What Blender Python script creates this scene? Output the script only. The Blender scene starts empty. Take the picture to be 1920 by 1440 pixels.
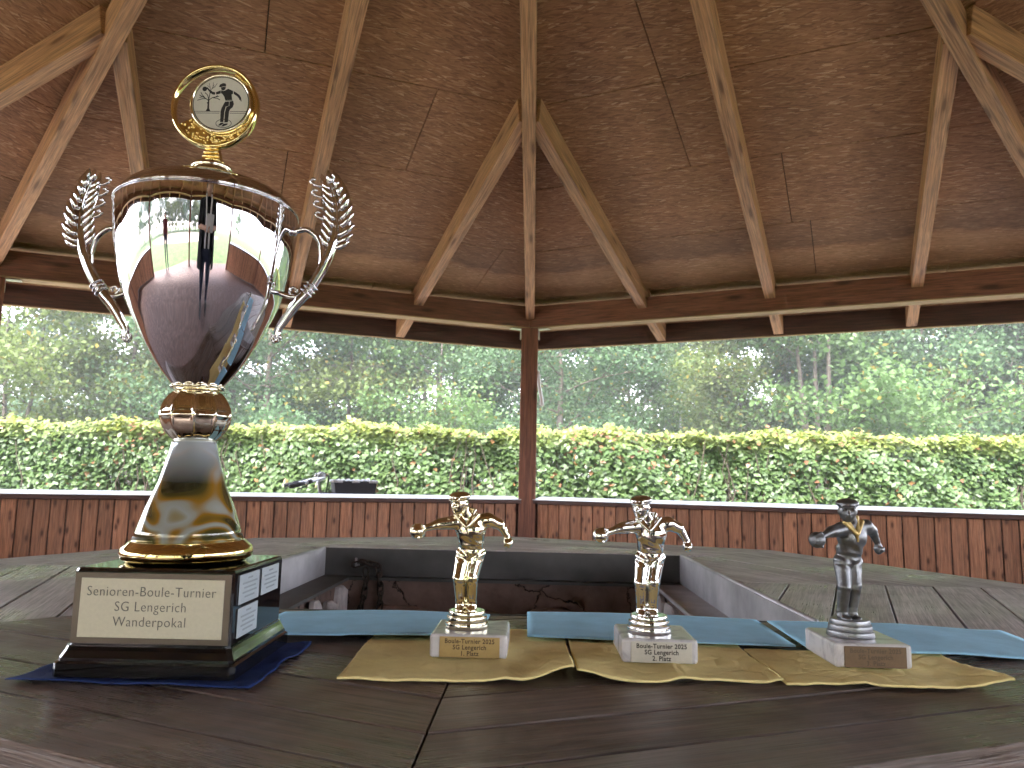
import bpy, bmesh, math, random
import numpy as np
from math import sin, cos, pi, sqrt, atan2, radians, tan
from mathutils import Vector, Matrix

random.seed(7)
rng = np.random.default_rng(7)
SC = bpy.context.scene
COL = SC.collection
ZT = 0.78                      # table top above the floor

# ------------------------------------------------------------------ camera
CAM = Vector((0.0599, -1.192, ZT + 0.1441))
PIT, ROLL, YAW, FPX = 0.1298, 0.0205, 0.0324, 1411.5
F_ = Vector((-sin(YAW) * cos(PIT), cos(YAW) * cos(PIT), sin(PIT)))
R_ = Vector((cos(YAW), sin(YAW), 0))
U_ = R_.cross(F_)
RC = R_ * cos(ROLL) + U_ * sin(ROLL)
UC = U_ * cos(ROLL) - R_ * sin(ROLL)
cd = bpy.data.cameras.new('camera')
cam = bpy.data.objects.new('camera', cd)
COL.objects.link(cam)
cd.sensor_width = 36
cd.lens = FPX / 1920 * 36
cd.clip_start, cd.clip_end = 0.01, 2000
M = Matrix((RC, UC, -F_)).transposed().to_4x4()
M.translation = CAM
cam.matrix_world = M
SC.camera = cam
cd.dof.use_dof = True
cd.dof.focus_distance = 0.75
cd.dof.aperture_fstop = 24

# ------------------------------------------------------------------ sky, sun, exposure (overcast day)
SUN_EL, SUN_AZ = radians(48), radians(205)       # azimuth clockwise from +Y
world = bpy.data.worlds.new('World')
SC.world = world
world.use_nodes = True
wn = world.node_tree.nodes
wl = world.node_tree.links
bg = wn['Background']
sky = wn.new('ShaderNodeTexSky')
sky.sky_type = 'NISHITA'
sky.sun_disc = False
sky.sun_elevation = SUN_EL
sky.sun_rotation = SUN_AZ
sky.air_density, sky.dust_density, sky.ozone_density = 1.0, 1.5, 1.0
hs = wn.new('ShaderNodeHueSaturation')            # cloud veil: the same sky with little colour left
hs.inputs['Saturation'].default_value = 0.38
wl.new(sky.outputs[0], hs.inputs['Color'])
wb = wn.new('ShaderNodeMix')                      # the veil is a touch less green than the clear sky
wb.data_type, wb.blend_type = 'RGBA', 'MULTIPLY'
wb.inputs[0].default_value = 1.0
wb.inputs[7].default_value = (1.02, 0.978, 1.015, 1)
wl.new(hs.outputs[0], wb.inputs[6])
wl.new(wb.outputs[2], bg.inputs['Color'])
bg.inputs['Strength'].default_value = 0.15
sd = bpy.data.lights.new('sun', 'SUN')
sun = bpy.data.objects.new('sun', sd)
COL.objects.link(sun)
sd.energy, sd.angle, sd.color = 1.0, radians(25), (1.0, 0.96, 0.9)
sdir = Vector((sin(SUN_AZ) * cos(SUN_EL), cos(SUN_AZ) * cos(SUN_EL), sin(SUN_EL)))
sun.rotation_euler = sdir.to_track_quat('Z', 'Y').to_euler()
VS = SC.view_settings
VS.view_transform = 'Standard'
VS.look = 'None'
VS.gamma = 1
VS.use_curve_mapping = False
VS.exposure = 3.7
SC.render.engine = 'CYCLES'
cy = SC.cycles
cy.use_denoising = True
cy.use_adaptive_sampling = True
cy.adaptive_threshold = 0.016
cy.adaptive_min_samples = 24
try:
    cy.denoiser = 'OPENIMAGEDENOISE'
except Exception:
    pass
cy.max_bounces, cy.diffuse_bounces, cy.glossy_bounces = 6, 3, 4
cy.transmission_bounces, cy.transparent_max_bounces = 4, 6
cy.sample_clamp_indirect = 8
cy.caustics_reflective = False
cy.caustics_refractive = False

# ------------------------------------------------------------------ node helpers
def nmat(name):
    m = bpy.data.materials.new(name)
    m.use_nodes = True
    nt = m.node_tree
    return m, nt, nt.nodes['Principled BSDF']

def nd(nt, typ, props=None, **ins):
    n = nt.nodes.new('ShaderNode' + typ)
    for k, v in (props or {}).items():
        setattr(n, k, v)
    for k, v in ins.items():
        k = k.replace('_', ' ') if k not in n.inputs else k
        s = n.inputs[int(k[1:])] if (k[0] == 'i' and k[1:].isdigit()) else n.inputs[k]
        if hasattr(v, 'outputs'):
            nt.links.new(v.outputs[0], s)
        elif isinstance(v, bpy.types.NodeSocket):
            nt.links.new(v, s)
        else:
            s.default_value = v
    return n

def ramp(nt, fac, stops, interp='LINEAR'):
    n = nt.nodes.new('ShaderNodeValToRGB')
    n.color_ramp.interpolation = interp
    e = n.color_ramp.elements
    while len(e) < len(stops):
        e.new(0.5)
    for el, (p, c) in zip(e, stops):
        el.position = p
        el.color = (c[0], c[1], c[2], 1) if hasattr(c, '__len__') else (c, c, c, 1)
    nt.links.new(fac.outputs[0] if hasattr(fac, 'outputs') else fac, n.inputs[0])
    return n

def mixc(nt, fac, a, b, blend='MIX'):
    n = nt.nodes.new('ShaderNodeMix')
    n.data_type = 'RGBA'
    n.blend_type = blend
    for i, v in ((0, fac), (6, a), (7, b)):
        if hasattr(v, 'outputs'):
            nt.links.new(v.outputs[0] if v.bl_idname != 'ShaderNodeMix' else v.outputs[2], n.inputs[i])
        elif isinstance(v, bpy.types.NodeSocket):
            nt.links.new(v, n.inputs[i])
        elif hasattr(v, '__len__'):
            n.inputs[i].default_value = (v[0], v[1], v[2], 1)
        else:
            n.inputs[i].default_value = v
    return n

def mo(n):
    return n.outputs[2] if n.bl_idname == 'ShaderNodeMix' else n.outputs[0]

def math_(nt, op, a, b=0.0, c=None):
    n = nt.nodes.new('ShaderNodeMath')
    n.operation = op
    for i, v in ((0, a), (1, b), (2, c)):
        if v is None:
            continue
        if hasattr(v, 'outputs'):
            nt.links.new(v.outputs[0], n.inputs[i])
        elif isinstance(v, bpy.types.NodeSocket):
            nt.links.new(v, n.inputs[i])
        else:
            n.inputs[i].default_value = v
    return n

def objvec(nt, rand=40.0):
    tc = nt.nodes.new('ShaderNodeTexCoord')
    if not rand:
        return tc.outputs['Object']
    oi = nt.nodes.new('ShaderNodeObjectInfo')
    sc = nd(nt, 'VectorMath', {'operation': 'SCALE'}, i0=(1.0, 0.37, 0.71))
    mu = math_(nt, 'MULTIPLY', oi.outputs['Random'], rand)
    nt.links.new(mu.outputs[0], sc.inputs['Scale'])
    ad = nd(nt, 'VectorMath', {'operation': 'ADD'}, i0=tc.outputs['Object'], i1=sc)
    return ad.outputs[0]

def setbump(nt, b, h, strength, dist):
    bp = nt.nodes.new('ShaderNodeBump')
    bp.inputs['Strength'].default_value = strength
    bp.inputs['Distance'].default_value = dist
    nt.links.new(h.outputs[0] if hasattr(h, 'outputs') else h, bp.inputs['Height'])
    nt.links.new(bp.outputs[0], b.inputs['Normal'])

def wood(name, dark, light, gs=(1.6, 26, 26), rough=0.6, knots=0.0, kscale=(1.2, 7, 7), bump=0.25, bdist=0.002,
         varia=0.3, grey=None, rvar=0.15, spec=0.5, patch=0.0):
    m, nt, b = nmat(name)
    v = objvec(nt)
    mp = nd(nt, 'Mapping', None, Vector=v, Scale=gs)
    n1 = nd(nt, 'TexNoise', None, Vector=mp, Scale=1.0, Detail=3.0, Roughness=0.62, Distortion=1.4)
    mp2 = nd(nt, 'Mapping', None, Vector=v, Scale=(gs[0] * 3.5, gs[1] * 6, gs[2] * 6))
    n2 = nd(nt, 'TexNoise', None, Vector=mp2, Scale=1.0, Detail=2.0, Roughness=0.7)
    c = ramp(nt, n1, [(0.28, dark), (0.72, light)])
    fine = ramp(nt, n2, [(0.32, 0.50), (0.60, 1.15)])
    out = mixc(nt, 1.0, c, fine, 'MULTIPLY')
    if grey:
        n3 = nd(nt, 'TexNoise', None, Vector=v, Scale=5.0, Detail=5.0, Roughness=0.65)
        gf = ramp(nt, n3, [(0.42, 0.0), (0.68, 0.75)])
        out = mixc(nt, gf, out, mixc(nt, 1.0, grey, fine, 'MULTIPLY'))
    if knots:
        sk = nt.nodes.new('ShaderNodeSeparateXYZ')
        nt.links.new(v, sk.inputs[0])
        ck = nd(nt, 'CombineXYZ', None, X=sk.outputs[0], Y=math_(nt, 'ADD', sk.outputs[1], sk.outputs[2]))
        mk = nd(nt, 'Mapping', None, Vector=ck, Scale=kscale)
        vo = nd(nt, 'TexVoronoi', {'feature': 'F1', 'voronoi_dimensions': '2D'}, Vector=mk, Scale=1.0, Randomness=1.0)
        kf = ramp(nt, vo.outputs['Distance'], [(0.05, knots), (0.10, knots * 0.4), (0.17, 0.0)])
        out = mixc(nt, kf, out, (dark[0] * 0.28, dark[1] * 0.22, dark[2] * 0.2))
    oi = nt.nodes.new('ShaderNodeObjectInfo')
    vr = nd(nt, 'MapRange', None, Value=oi.outputs['Random'])
    vr.inputs['To Min'].default_value = 1 - varia
    vr.inputs['To Max'].default_value = 1 + varia
    h = nd(nt, 'HueSaturation', None, Color=mo(out), Value=vr.outputs[0])
    nt.links.new(h.outputs[0], b.inputs['Base Color'])
    rr = ramp(nt, n2, [(0.3, rough - rvar), (0.7, rough + rvar)])
    if patch:
        tcp = nt.nodes.new('ShaderNodeNewGeometry')
        n4 = nd(nt, 'TexNoise', None, Vector=tcp.outputs['Position'], Scale=7.0, Detail=5.0, Roughness=0.6, Distortion=0.5)
        rr = math_(nt, 'ADD', rr, ramp(nt, n4, [(0.36, 0.0), (0.62, patch)]))
        rr = math_(nt, 'SUBTRACT', rr, patch * 0.6)
    nt.links.new(rr.outputs[0], b.inputs['Roughness'])
    b.inputs['Specular IOR Level'].default_value = spec
    hb = math_(nt, 'ADD', n1, math_(nt, 'MULTIPLY', n2, 0.7))
    setbump(nt, b, hb, bump, bdist)
    return m

def plain(name, col, rough=0.5, metal=0.0, coat=0.0, nscale=None, nvar=0.15, bump=0.0, bscale=60, bdist=0.001, spec=0.5, rvar=0.0, rscale=8):
    m, nt, b = nmat(name)
    b.inputs['Base Color'].default_value = (*col, 1)
    b.inputs['Roughness'].default_value = rough
    b.inputs['Metallic'].default_value = metal
    b.inputs['Coat Weight'].default_value = coat
    b.inputs['Coat Roughness'].default_value = 0.04
    b.inputs['Specular IOR Level'].default_value = spec
    v = objvec(nt, 10)
    if nscale:
        n = nd(nt, 'TexNoise', None, Vector=v, Scale=nscale, Detail=5.0, Roughness=0.6)
        c = ramp(nt, n, [(0.3, [x * (1 - nvar) for x in col]), (0.7, [min(1, x * (1 + nvar)) for x in col])])
        nt.links.new(c.outputs[0], b.inputs['Base Color'])
    if rvar:
        n = nd(nt, 'TexNoise', None, Vector=v, Scale=rscale, Detail=5.0, Roughness=0.65)
        c = ramp(nt, n, [(0.35, max(0.0, rough - rvar)), (0.7, rough + rvar)])
        nt.links.new(c.outputs[0], b.inputs['Roughness'])
    if bump:
        n = nd(nt, 'TexNoise', None, Vector=v, Scale=bscale, Detail=4.0)
        setbump(nt, b, n, bump, bdist)
    return m

# ------------------------------------------------------------------ materials
MT = {}
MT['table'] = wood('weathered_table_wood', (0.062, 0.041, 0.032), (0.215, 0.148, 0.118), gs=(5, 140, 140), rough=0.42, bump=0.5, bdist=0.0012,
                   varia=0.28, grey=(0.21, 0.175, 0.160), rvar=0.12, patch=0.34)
MT['tablesheen'] = wood('sheen_grey_table_wood', (0.175, 0.150, 0.148), (0.56, 0.495, 0.505), gs=(5, 150, 150), rough=0.42, bump=0.5, bdist=0.0012,  # weathered grey, paled further: the far planks' sky sheen is in the colour
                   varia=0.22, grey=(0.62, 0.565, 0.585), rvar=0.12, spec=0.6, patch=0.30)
MT['tablecore'] = plain('table_underframe_wood', (0.03, 0.022, 0.018), 0.8, nscale=8)
MT['stain'] = wood('red_brown_stained_wood', (0.155, 0.055, 0.034), (0.315, 0.125, 0.078), rough=0.6, knots=0.8, kscale=(1.6, 6.0, 6.0), varia=0.14)
MT['clad'] = wood('red_brown_cladding', (0.29, 0.116, 0.058), (0.52, 0.245, 0.136), gs=(2.2, 34, 34), rough=0.6, knots=0.9, kscale=(4.2, 10.5, 1.0), varia=0.22)
MT['tan'] = wood('bare_spruce_wood', (0.37, 0.182, 0.088), (0.64, 0.372, 0.205), gs=(1.3, 30, 30), rough=0.62, knots=0.75, kscale=(1.5, 9, 9), varia=0.12)
MT['lath'] = wood('pale_spruce_wood', (0.40, 0.26, 0.14), (0.62, 0.45, 0.27), gs=(1.3, 30, 30), rough=0.65, knots=0.5, kscale=(1.2, 9, 9), varia=0.08)
MT['fascia'] = wood('dark_fascia_wood', (0.060, 0.026, 0.020), (0.13, 0.060, 0.045), rough=0.65, knots=0.4, varia=0.08)

def osb_material():
    m, nt, b = nmat('osb_board')
    v = objvec(nt, 60)
    tc = nt.nodes.new('ShaderNodeTexCoord')
    cur = None
    bumpv = None
    for i, (a, sx, sy) in enumerate(((0, 17, 120), (-14, 20, 115), (16, 22, 130))):
        mp = nd(nt, 'Mapping', None, Vector=v, Rotation=(0, 0, radians(a)))
        wob = nd(nt, 'TexNoise', None, Vector=mp, Scale=6.0, Detail=1.0)
        ws = nd(nt, 'VectorMath', {'operation': 'SCALE'}, i0=wob.outputs['Color'])
        ws.inputs['Scale'].default_value = 0.012
        va = nd(nt, 'VectorMath', {'operation': 'ADD'}, i0=mp, i1=ws)
        m2 = nd(nt, 'Mapping', None, Vector=va, Scale=(sx, sy, 1), Location=(i * 3.3, i * 7.1, 0))
        vo = nd(nt, 'TexVoronoi', {'voronoi_dimensions': '2D', 'feature': 'F1'}, Vector=m2, Scale=1.0, Randomness=1.0)
        sep = nt.nodes.new('ShaderNodeSeparateColor')
        nt.links.new(vo.outputs['Color'], sep.inputs[0])
        if cur is None:
            cur = sep.outputs[0]
        else:
            # only some strands of each further layer lie on top
            on = math_(nt, 'GREATER_THAN', sep.outputs[1], 0.5)
            mx = nt.nodes.new('ShaderNodeMix')
            nt.links.new(on.outputs[0], mx.inputs[0])
            nt.links.new(cur, mx.inputs[2])
            nt.links.new(sep.outputs[0], mx.inputs[3])
            cur = mx.outputs[0]
    c = ramp(nt, cur, [(0.0, (0.25, 0.132, 0.074)), (0.35, (0.36, 0.198, 0.108)), (0.86, (0.43, 0.243, 0.136)), (0.94, (0.50, 0.312, 0.185)), (1.0, (0.62, 0.43, 0.275))])
    fb = nd(nt, 'Mapping', None, Vector=v, Scale=(25, 260, 1))
    fn = nd(nt, 'TexNoise', None, Vector=fb, Scale=1.0, Detail=3.0)
    c = mixc(nt, 1.0, c, ramp(nt, fn, [(0.25, 0.72), (0.7, 1.15)]), 'MULTIPLY')
    big = nd(nt, 'TexNoise', None, Vector=tc.outputs['Object'], Scale=0.9, Detail=3.0, Roughness=0.6)
    c = mixc(nt, 1.0, c, ramp(nt, big, [(0.3, (0.80, 0.76, 0.76)), (0.7, (1.14, 1.08, 1.0))]), 'MULTIPLY')
    # mould stain that runs along the lowest course, and the newer yellow strip below it
    sx = nt.nodes.new('ShaderNodeSeparateXYZ')
    nt.links.new(tc.outputs['Object'], sx.inputs[0])
    wn_ = nd(nt, 'TexNoise', None, Vector=tc.outputs['Object'], Scale=2.3, Detail=4.0)
    dist = math_(nt, 'ADD', math_(nt, 'MULTIPLY', sx.outputs[1], -1.0), math_(nt, 'MULTIPLY', wn_, 0.35))
    st = ramp(nt, nd(nt, 'MapRange', None, Value=dist, **{'From Min': 3.9, 'From Max': 4.9}), [(0.0, 0.0), (0.42, 0.40), (0.55, 0.50), (0.62, 0.0)])
    c = mixc(nt, st, c, (0.10, 0.078, 0.048))
    yl = ramp(nt, nd(nt, 'MapRange', None, Value=dist, **{'From Min': 3.9, 'From Max': 4.9}), [(0.55, 0.0), (0.66, 0.55)])
    c = mixc(nt, yl, c, mixc(nt, 0.5, c, (0.50, 0.36, 0.19)))
    nt.links.new(mo(c), b.inputs['Base Color'])
    b.inputs['Roughness'].default_value = 0.75
    b.inputs['Specular IOR Level'].default_value = 0.3
    hb = math_(nt, 'ADD', cur, fn)
    setbump(nt, b, hb, 0.35, 0.002)
    return m
MT['osb'] = osb_material()
MT['bitumen'] = plain('roofing_felt', (0.03, 0.03, 0.032), 0.9, nscale=20)

MT['chrome'] = plain('silver_plate', (0.80, 0.79, 0.82), 0.025, 1.0, rvar=0.02, rscale=30)
MT['silverfig'] = plain('bright_silver_plate', (0.86, 0.85, 0.83), 0.05, 1.0)
MT['gold'] = plain('gold_plate', (0.93, 0.76, 0.36), 0.06, 1.0)
MT['palegold'] = plain('pale_gold_plate', (0.91, 0.85, 0.66), 0.07, 1.0)
MT['smokegold'] = plain('smoky_gold_plate', (0.86, 0.80, 0.64), 0.06, 1.0)
MT['gun'] = plain('gunmetal_finish', (0.185, 0.187, 0.195), 0.42, 0.9, nscale=90, nvar=0.25, rvar=0.08, rscale=60)
MT['gunped'] = plain('brushed_grey_metal', (0.30, 0.305, 0.325), 0.40, 0.85, nscale=120, nvar=0.15)
MT['goldpaint'] = plain('gold_paint', (0.62, 0.45, 0.18), 0.42, 0.5, nscale=160, nvar=0.3)
MT['black'] = plain('black_lacquer', (0.006, 0.006, 0.007), 0.07, coat=0.6, rvar=0.03, rscale=14)
MT['bronzeplate'] = plain('dark_bronze_plate', (0.11, 0.085, 0.072), 0.32, 0.6, nscale=50, nvar=0.1)
MT['creamplate'] = plain('cream_engraving_plate', (0.62, 0.57, 0.44), 0.5, 0.0, nscale=400, nvar=0.04)
MT['brassplate'] = plain('brass_plate', (0.50, 0.37, 0.17), 0.36, 0.8, nscale=300, nvar=0.05)
MT['dullbrass'] = plain('dull_brass_plate', (0.15, 0.095, 0.052), 0.5, 0.4, nscale=300, nvar=0.08)
MT['silverplate'] = plain('silver_engraving_plate', (0.66, 0.64, 0.58), 0.35, 0.6, nscale=300, nvar=0.04)
MT['greyplate'] = plain('small_silver_plate', (0.50, 0.55, 0.60), 0.4, 0.3, nscale=300, nvar=0.05)
MT['ink'] = plain('engraved_letters', (0.022, 0.018, 0.014), 0.6)
MT['softink'] = plain('faint_letters', (0.13, 0.125, 0.115), 0.6)
MT['brownink'] = plain('brown_letters', (0.085, 0.052, 0.025), 0.6)
MT['greyink'] = plain('pale_letters', (0.28, 0.32, 0.36), 0.6)
MT['pen'] = plain('pen_ink', (0.05, 0.19, 0.42), 0.6)
MT['disc'] = plain('medallion_print', (0.66, 0.64, 0.56), 0.35, 0.15, nscale=300, nvar=0.03)
MT['discink'] = plain('black_print', (0.012, 0.011, 0.011), 0.5)

def fabric_paper(name, col, scale, bump, rough=0.9):
    m, nt, b = nmat(name)
    v = objvec(nt, 5)
    n = nd(nt, 'TexNoise', None, Vector=v, Scale=scale, Detail=4.0, Roughness=0.6)
    n2 = nd(nt, 'TexNoise', None, Vector=v, Scale=22.0, Detail=4.0, Roughness=0.6)
    c = ramp(nt, n2, [(0.3, [x * 0.86 for x in col]), (0.7, [min(1, x * 1.08) for x in col])])
    nt.links.new(c.outputs[0], b.inputs['Base Color'])
    b.inputs['Roughness'].default_value = rough
    b.inputs['Specular IOR Level'].default_value = 0.15
    vo = nd(nt, 'TexVoronoi', {'feature': 'DISTANCE_TO_EDGE'}, Vector=v, Scale=34.0)
    hgt = math_(nt, 'ADD', math_(nt, 'MULTIPLY', n, 0.5), math_(nt, 'MULTIPLY', n2, 3.0))
    hgt = math_(nt, 'ADD', hgt, math_(nt, 'MULTIPLY', math_(nt, 'MINIMUM', vo.outputs['Distance'], 0.12), 5.0))
    setbump(nt, b, hgt, bump, 0.0022)
    return m
MT['yellow'] = fabric_paper('yellow_paper_napkin', (0.97, 0.79, 0.36), 420, 0.5)
MT['navy'] = fabric_paper('dark_blue_paper_napkin', (0.022, 0.045, 0.17), 500, 0.35)
MT['blue'] = fabric_paper('light_blue_paper', (0.38, 0.70, 0.94), 900, 0.12, 0.75)

def marble(name, base, vein, scale):
    m, nt, b = nmat(name)
    v = objvec(nt, 8)
    n = nd(nt, 'TexNoise', None, Vector=v, Scale=scale, Detail=7.0, Roughness=0.65, Distortion=1.2)
    c = ramp(nt, n, [(0.36, vein), (0.5, base), (1.0, [min(1, x * 1.07) for x in base])])
    nt.links.new(c.outputs[0], b.inputs['Base Color'])
    b.inputs['Roughness'].default_value = 0.22
    b.inputs['Subsurface Weight'].default_value = 0.08
    b.inputs['Subsurface Radius'].default_value = (0.01, 0.01, 0.01)
    b.inputs['Subsurface Scale'].default_value = 0.3
    return m
MT['marble'] = marble('white_marble', (0.60, 0.58, 0.585), (0.40, 0.38, 0.40), 26)

def swirl_material():
    m, nt, b = nmat('swirled_enamel')
    v = objvec(nt, 0)
    mp = nd(nt, 'Mapping', None, Vector=v, Rotation=(0.5, 0.4, 0.3), Scale=(13, 13, 15), Location=(0.35, 0.9, 0.2))
    w = nd(nt, 'TexNoise', None, Vector=mp, Scale=0.8, Detail=1.0, Distortion=2.4)
    c = ramp(nt, w, [(0.34, (0.030, 0.033, 0.016)), (0.41, (0.085, 0.075, 0.018)), (0.445, (0.27, 0.14, 0.014)), (0.475, (0.30, 0.27, 0.17)), (0.50, (0.36, 0.40, 0.40)), (0.535, (0.33, 0.34, 0.30)), (0.56, (0.30, 0.16, 0.018)), (0.60, (0.085, 0.07, 0.018)), (0.65, (0.025, 0.028, 0.016))])
    # the top of the cone is plain grey enamel
    sx = nt.nodes.new('ShaderNodeSeparateXYZ')
    nt.links.new(v, sx.inputs[0])
    f = ramp(nt, nd(nt, 'MapRange', None, Value=sx.outputs[2], **{'From Min': 0.138, 'From Max': 0.170}), [(0.0, 0.0), (1.0, 1.0)])
    c2 = mixc(nt, f, c, (0.42, 0.47, 0.52))
    nt.links.new(mo(c2), b.inputs['Base Color'])
    b.inputs['Roughness'].default_value = 0.12
    b.inputs['Coat Weight'].default_value = 1.0
    b.inputs['Coat Roughness'].default_value = 0.03
    b.inputs['Metallic'].default_value = 0.25
    return m
MT['swirl'] = swirl_material()

MT['steel'] = plain('galvanised_steel', (0.40, 0.385, 0.40), 0.5, 0.55, nscale=9, nvar=0.35, bump=0.1, bscale=30)
MT['darksteel'] = plain('dark_steel', (0.070, 0.066, 0.063), 0.6, 0.3, nscale=9, nvar=0.4, bump=0.1, bscale=30)  # darker steel for the far and near plates and most ledges
MT['bracket'] = plain('zinc_bracket', (0.62, 0.62, 0.60), 0.4, 0.7, nscale=30)
MT['rust'] = plain('rusty_chain', (0.045, 0.030, 0.022), 0.7, 0.5, nscale=90, nvar=0.5)
MT['capmetal'] = plain('zinc_capping', (0.62, 0.63, 0.64), 0.42, 0.35, nscale=3, nvar=0.06)
MT['whiteplastic'] = plain('white_plastic', (0.72, 0.74, 0.76), 0.4)

def masonry():
    m, nt, b = nmat('sooty_masonry')
    v = objvec(nt, 6)
    n = nd(nt, 'TexNoise', None, Vector=v, Scale=9.0, Detail=6.0, Roughness=0.65)
    c = ramp(nt, n, [(0.3, (0.07, 0.042, 0.033)), (0.6, (0.20, 0.125, 0.10)), (0.8, (0.33, 0.245, 0.21))])
    vo = nd(nt, 'TexVoronoi', {'feature': 'DISTANCE_TO_EDGE'}, Vector=nd(nt, 'VectorMath', {'operation': 'ADD'}, i0=v, i1=nd(nt, 'VectorMath', {'operation': 'SCALE'}, i0=n.outputs['Color'], Scale=0.09)), Scale=7.0)
    cr = ramp(nt, vo.outputs['Distance'], [(0.003, 0.9), (0.010, 0.0)])
    c2 = mixc(nt, cr, c, (0.008, 0.006, 0.005))
    nt.links.new(mo(c2), b.inputs['Base Color'])
    b.inputs['Roughness'].default_value = 0.95
    setbump(nt, b, math_(nt, 'ADD', n, math_(nt, 'MULTIPLY', cr, -1.5)), 0.6, 0.006)
    return m
MT['masonry'] = masonry()
MT['plaster'] = plain('flaking_plaster', (0.42, 0.37, 0.355), 0.9, nscale=25, nvar=0.35, bump=0.5, bscale=45, bdist=0.004)
MT['ash'] = plain('ash', (0.06, 0.055, 0.05), 1.0, nscale=40, nvar=0.6, bump=0.8, bscale=60, bdist=0.01)

def leafmat(name, transl=0.35, rough=0.38, spec=0.5):
    m, nt, b = nmat(name)
    at = nt.nodes.new('ShaderNodeVertexColor')
    at.layer_name = 'leafcol'
    nt.links.new(at.outputs[0], b.inputs['Base Color'])
    b.inputs['Roughness'].default_value = rough
    b.inputs['Specular IOR Level'].default_value = spec
    tr = nt.nodes.new('ShaderNodeBsdfTranslucent')
    hs_ = nd(nt, 'HueSaturation', None, Color=at.outputs[0], Value=1.45, Saturation=0.95)
    nt.links.new(hs_.outputs[0], tr.inputs['Color'])
    mx = nt.nodes.new('ShaderNodeMixShader')
    mx.inputs[0].default_value = transl
    nt.links.new(b.outputs[0], mx.inputs[1])
    nt.links.new(tr.outputs[0], mx.inputs[2])
    nt.links.new(mx.outputs[0], nt.nodes['Material Output'].inputs['Surface'])
    return m
MT['hedgeleaf'] = leafmat('hedge_leaf', 0.25, 0.42, 0.5)
MT['treeleaf'] = leafmat('tree_leaf', 0.35, 0.5, 0.4)
MT['bark'] = plain('tree_bark', (0.115, 0.092, 0.072), 0.9, nscale=7, nvar=0.4, bump=0.6, bscale=14, bdist=0.03)
MT['twig'] = plain('hedge_twigs', (0.055, 0.040, 0.028), 0.9, nscale=20, nvar=0.4)
MT['grass'] = plain('short_grass', (0.075, 0.125, 0.028), 0.9, nscale=1.7, nvar=0.35, bump=0.6, bscale=90, bdist=0.02)
MT['gravel'] = plain('bounce_gravel', (0.40, 0.36, 0.32), 0.95, nscale=14, nvar=0.2, bump=0.6, bscale=70, bdist=0.01)  # made-up ground cover, kept pale to bounce neutral light under the roof
MT['sand'] = plain('pale_sand', (0.40, 0.32, 0.24), 0.95, nscale=6, nvar=0.15, bump=0.3, bscale=50, bdist=0.01)

def paving():
    m, nt, b = nmat('brick_paving')
    v = objvec(nt, 0)
    mp = nd(nt, 'Mapping', None, Vector=v, Rotation=(0, 0, radians(45)))
    br = nd(nt, 'TexBrick', {'offset': 0.5}, Vector=mp, Color1=(0.118, 0.066, 0.053, 1), Color2=(0.168, 0.105, 0.088, 1), Mortar=(0.09, 0.075, 0.065, 1), Scale=5.0)
    br.inputs['Mortar Size'].default_value = 0.012
    n = nd(nt, 'TexNoise', None, Vector=v, Scale=7.0, Detail=5.0)
    c = mixc(nt, 1.0, br, ramp(nt, n, [(0.3, 0.7), (0.7, 1.15)]), 'MULTIPLY')
    nt.links.new(mo(c), b.inputs['Base Color'])
    b.inputs['Roughness'].default_value = 0.75
    setbump(nt, b, math_(nt, 'MULTIPLY', br.outputs['Fac'], -1.0), 0.4, 0.004)
    return m
MT['paving'] = paving()
MT['rubber'] = plain('black_rubber', (0.02, 0.02, 0.022), 0.6, nscale=40)
MT['greymetal'] = plain('silver_bicycle_paint', (0.42, 0.43, 0.45), 0.35, 0.6, nscale=30)
MT['basketcloth'] = plain('dark_basket_cloth', (0.028, 0.028, 0.036), 0.8, nscale=60, bump=0.3)
MT['basketrim'] = plain('pale_grey_trim', (0.50, 0.51, 0.54), 0.5, nscale=60)
MT['skin'] = plain('skin', (0.48, 0.29, 0.21), 0.55, nscale=20, nvar=0.08)
MT['blackcloth'] = plain('black_cloth', (0.012, 0.012, 0.015), 0.9, nscale=30)
MT['whitecloth'] = plain('white_cloth', (0.62, 0.60, 0.60), 0.9, nscale=30, nvar=0.06)
MT['denim'] = plain('dark_denim', (0.02, 0.026, 0.05), 0.9, nscale=30)
MT['hair'] = plain('dark_hair', (0.03, 0.02, 0.015), 0.6, nscale=60)
MT['maroon'] = plain('maroon_cloth', (0.11, 0.022, 0.026), 0.9, nscale=30)
MT['grey'] = plain('grey_paint', (0.35, 0.35, 0.35), 0.6, nscale=30)

# ------------------------------------------------------------------ object helpers
def tag(o, label=None, cat=None, group=None, kind=None):
    if label: o['label'] = label
    if cat: o['category'] = cat
    if group: o['group'] = group
    if kind: o['kind'] = kind
    return o

def empty(name, loc=(0, 0, 0), rz=0.0, parent=None):
    o = bpy.data.objects.new(name, None)
    o.empty_display_size = 0.05
    COL.objects.link(o)
    o.location = loc
    o.rotation_euler = (0, 0, rz)
    if parent: o.parent = parent
    return o

def link(name, me, parent=None, loc=None, rot=None, mw=None):
    o = bpy.data.objects.new(name, me)
    COL.objects.link(o)
    if parent: o.parent = parent
    if loc is not None: o.location = loc
    if rot is not None: o.rotation_euler = rot
    if mw is not None: o.matrix_local = mw
    return o

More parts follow.
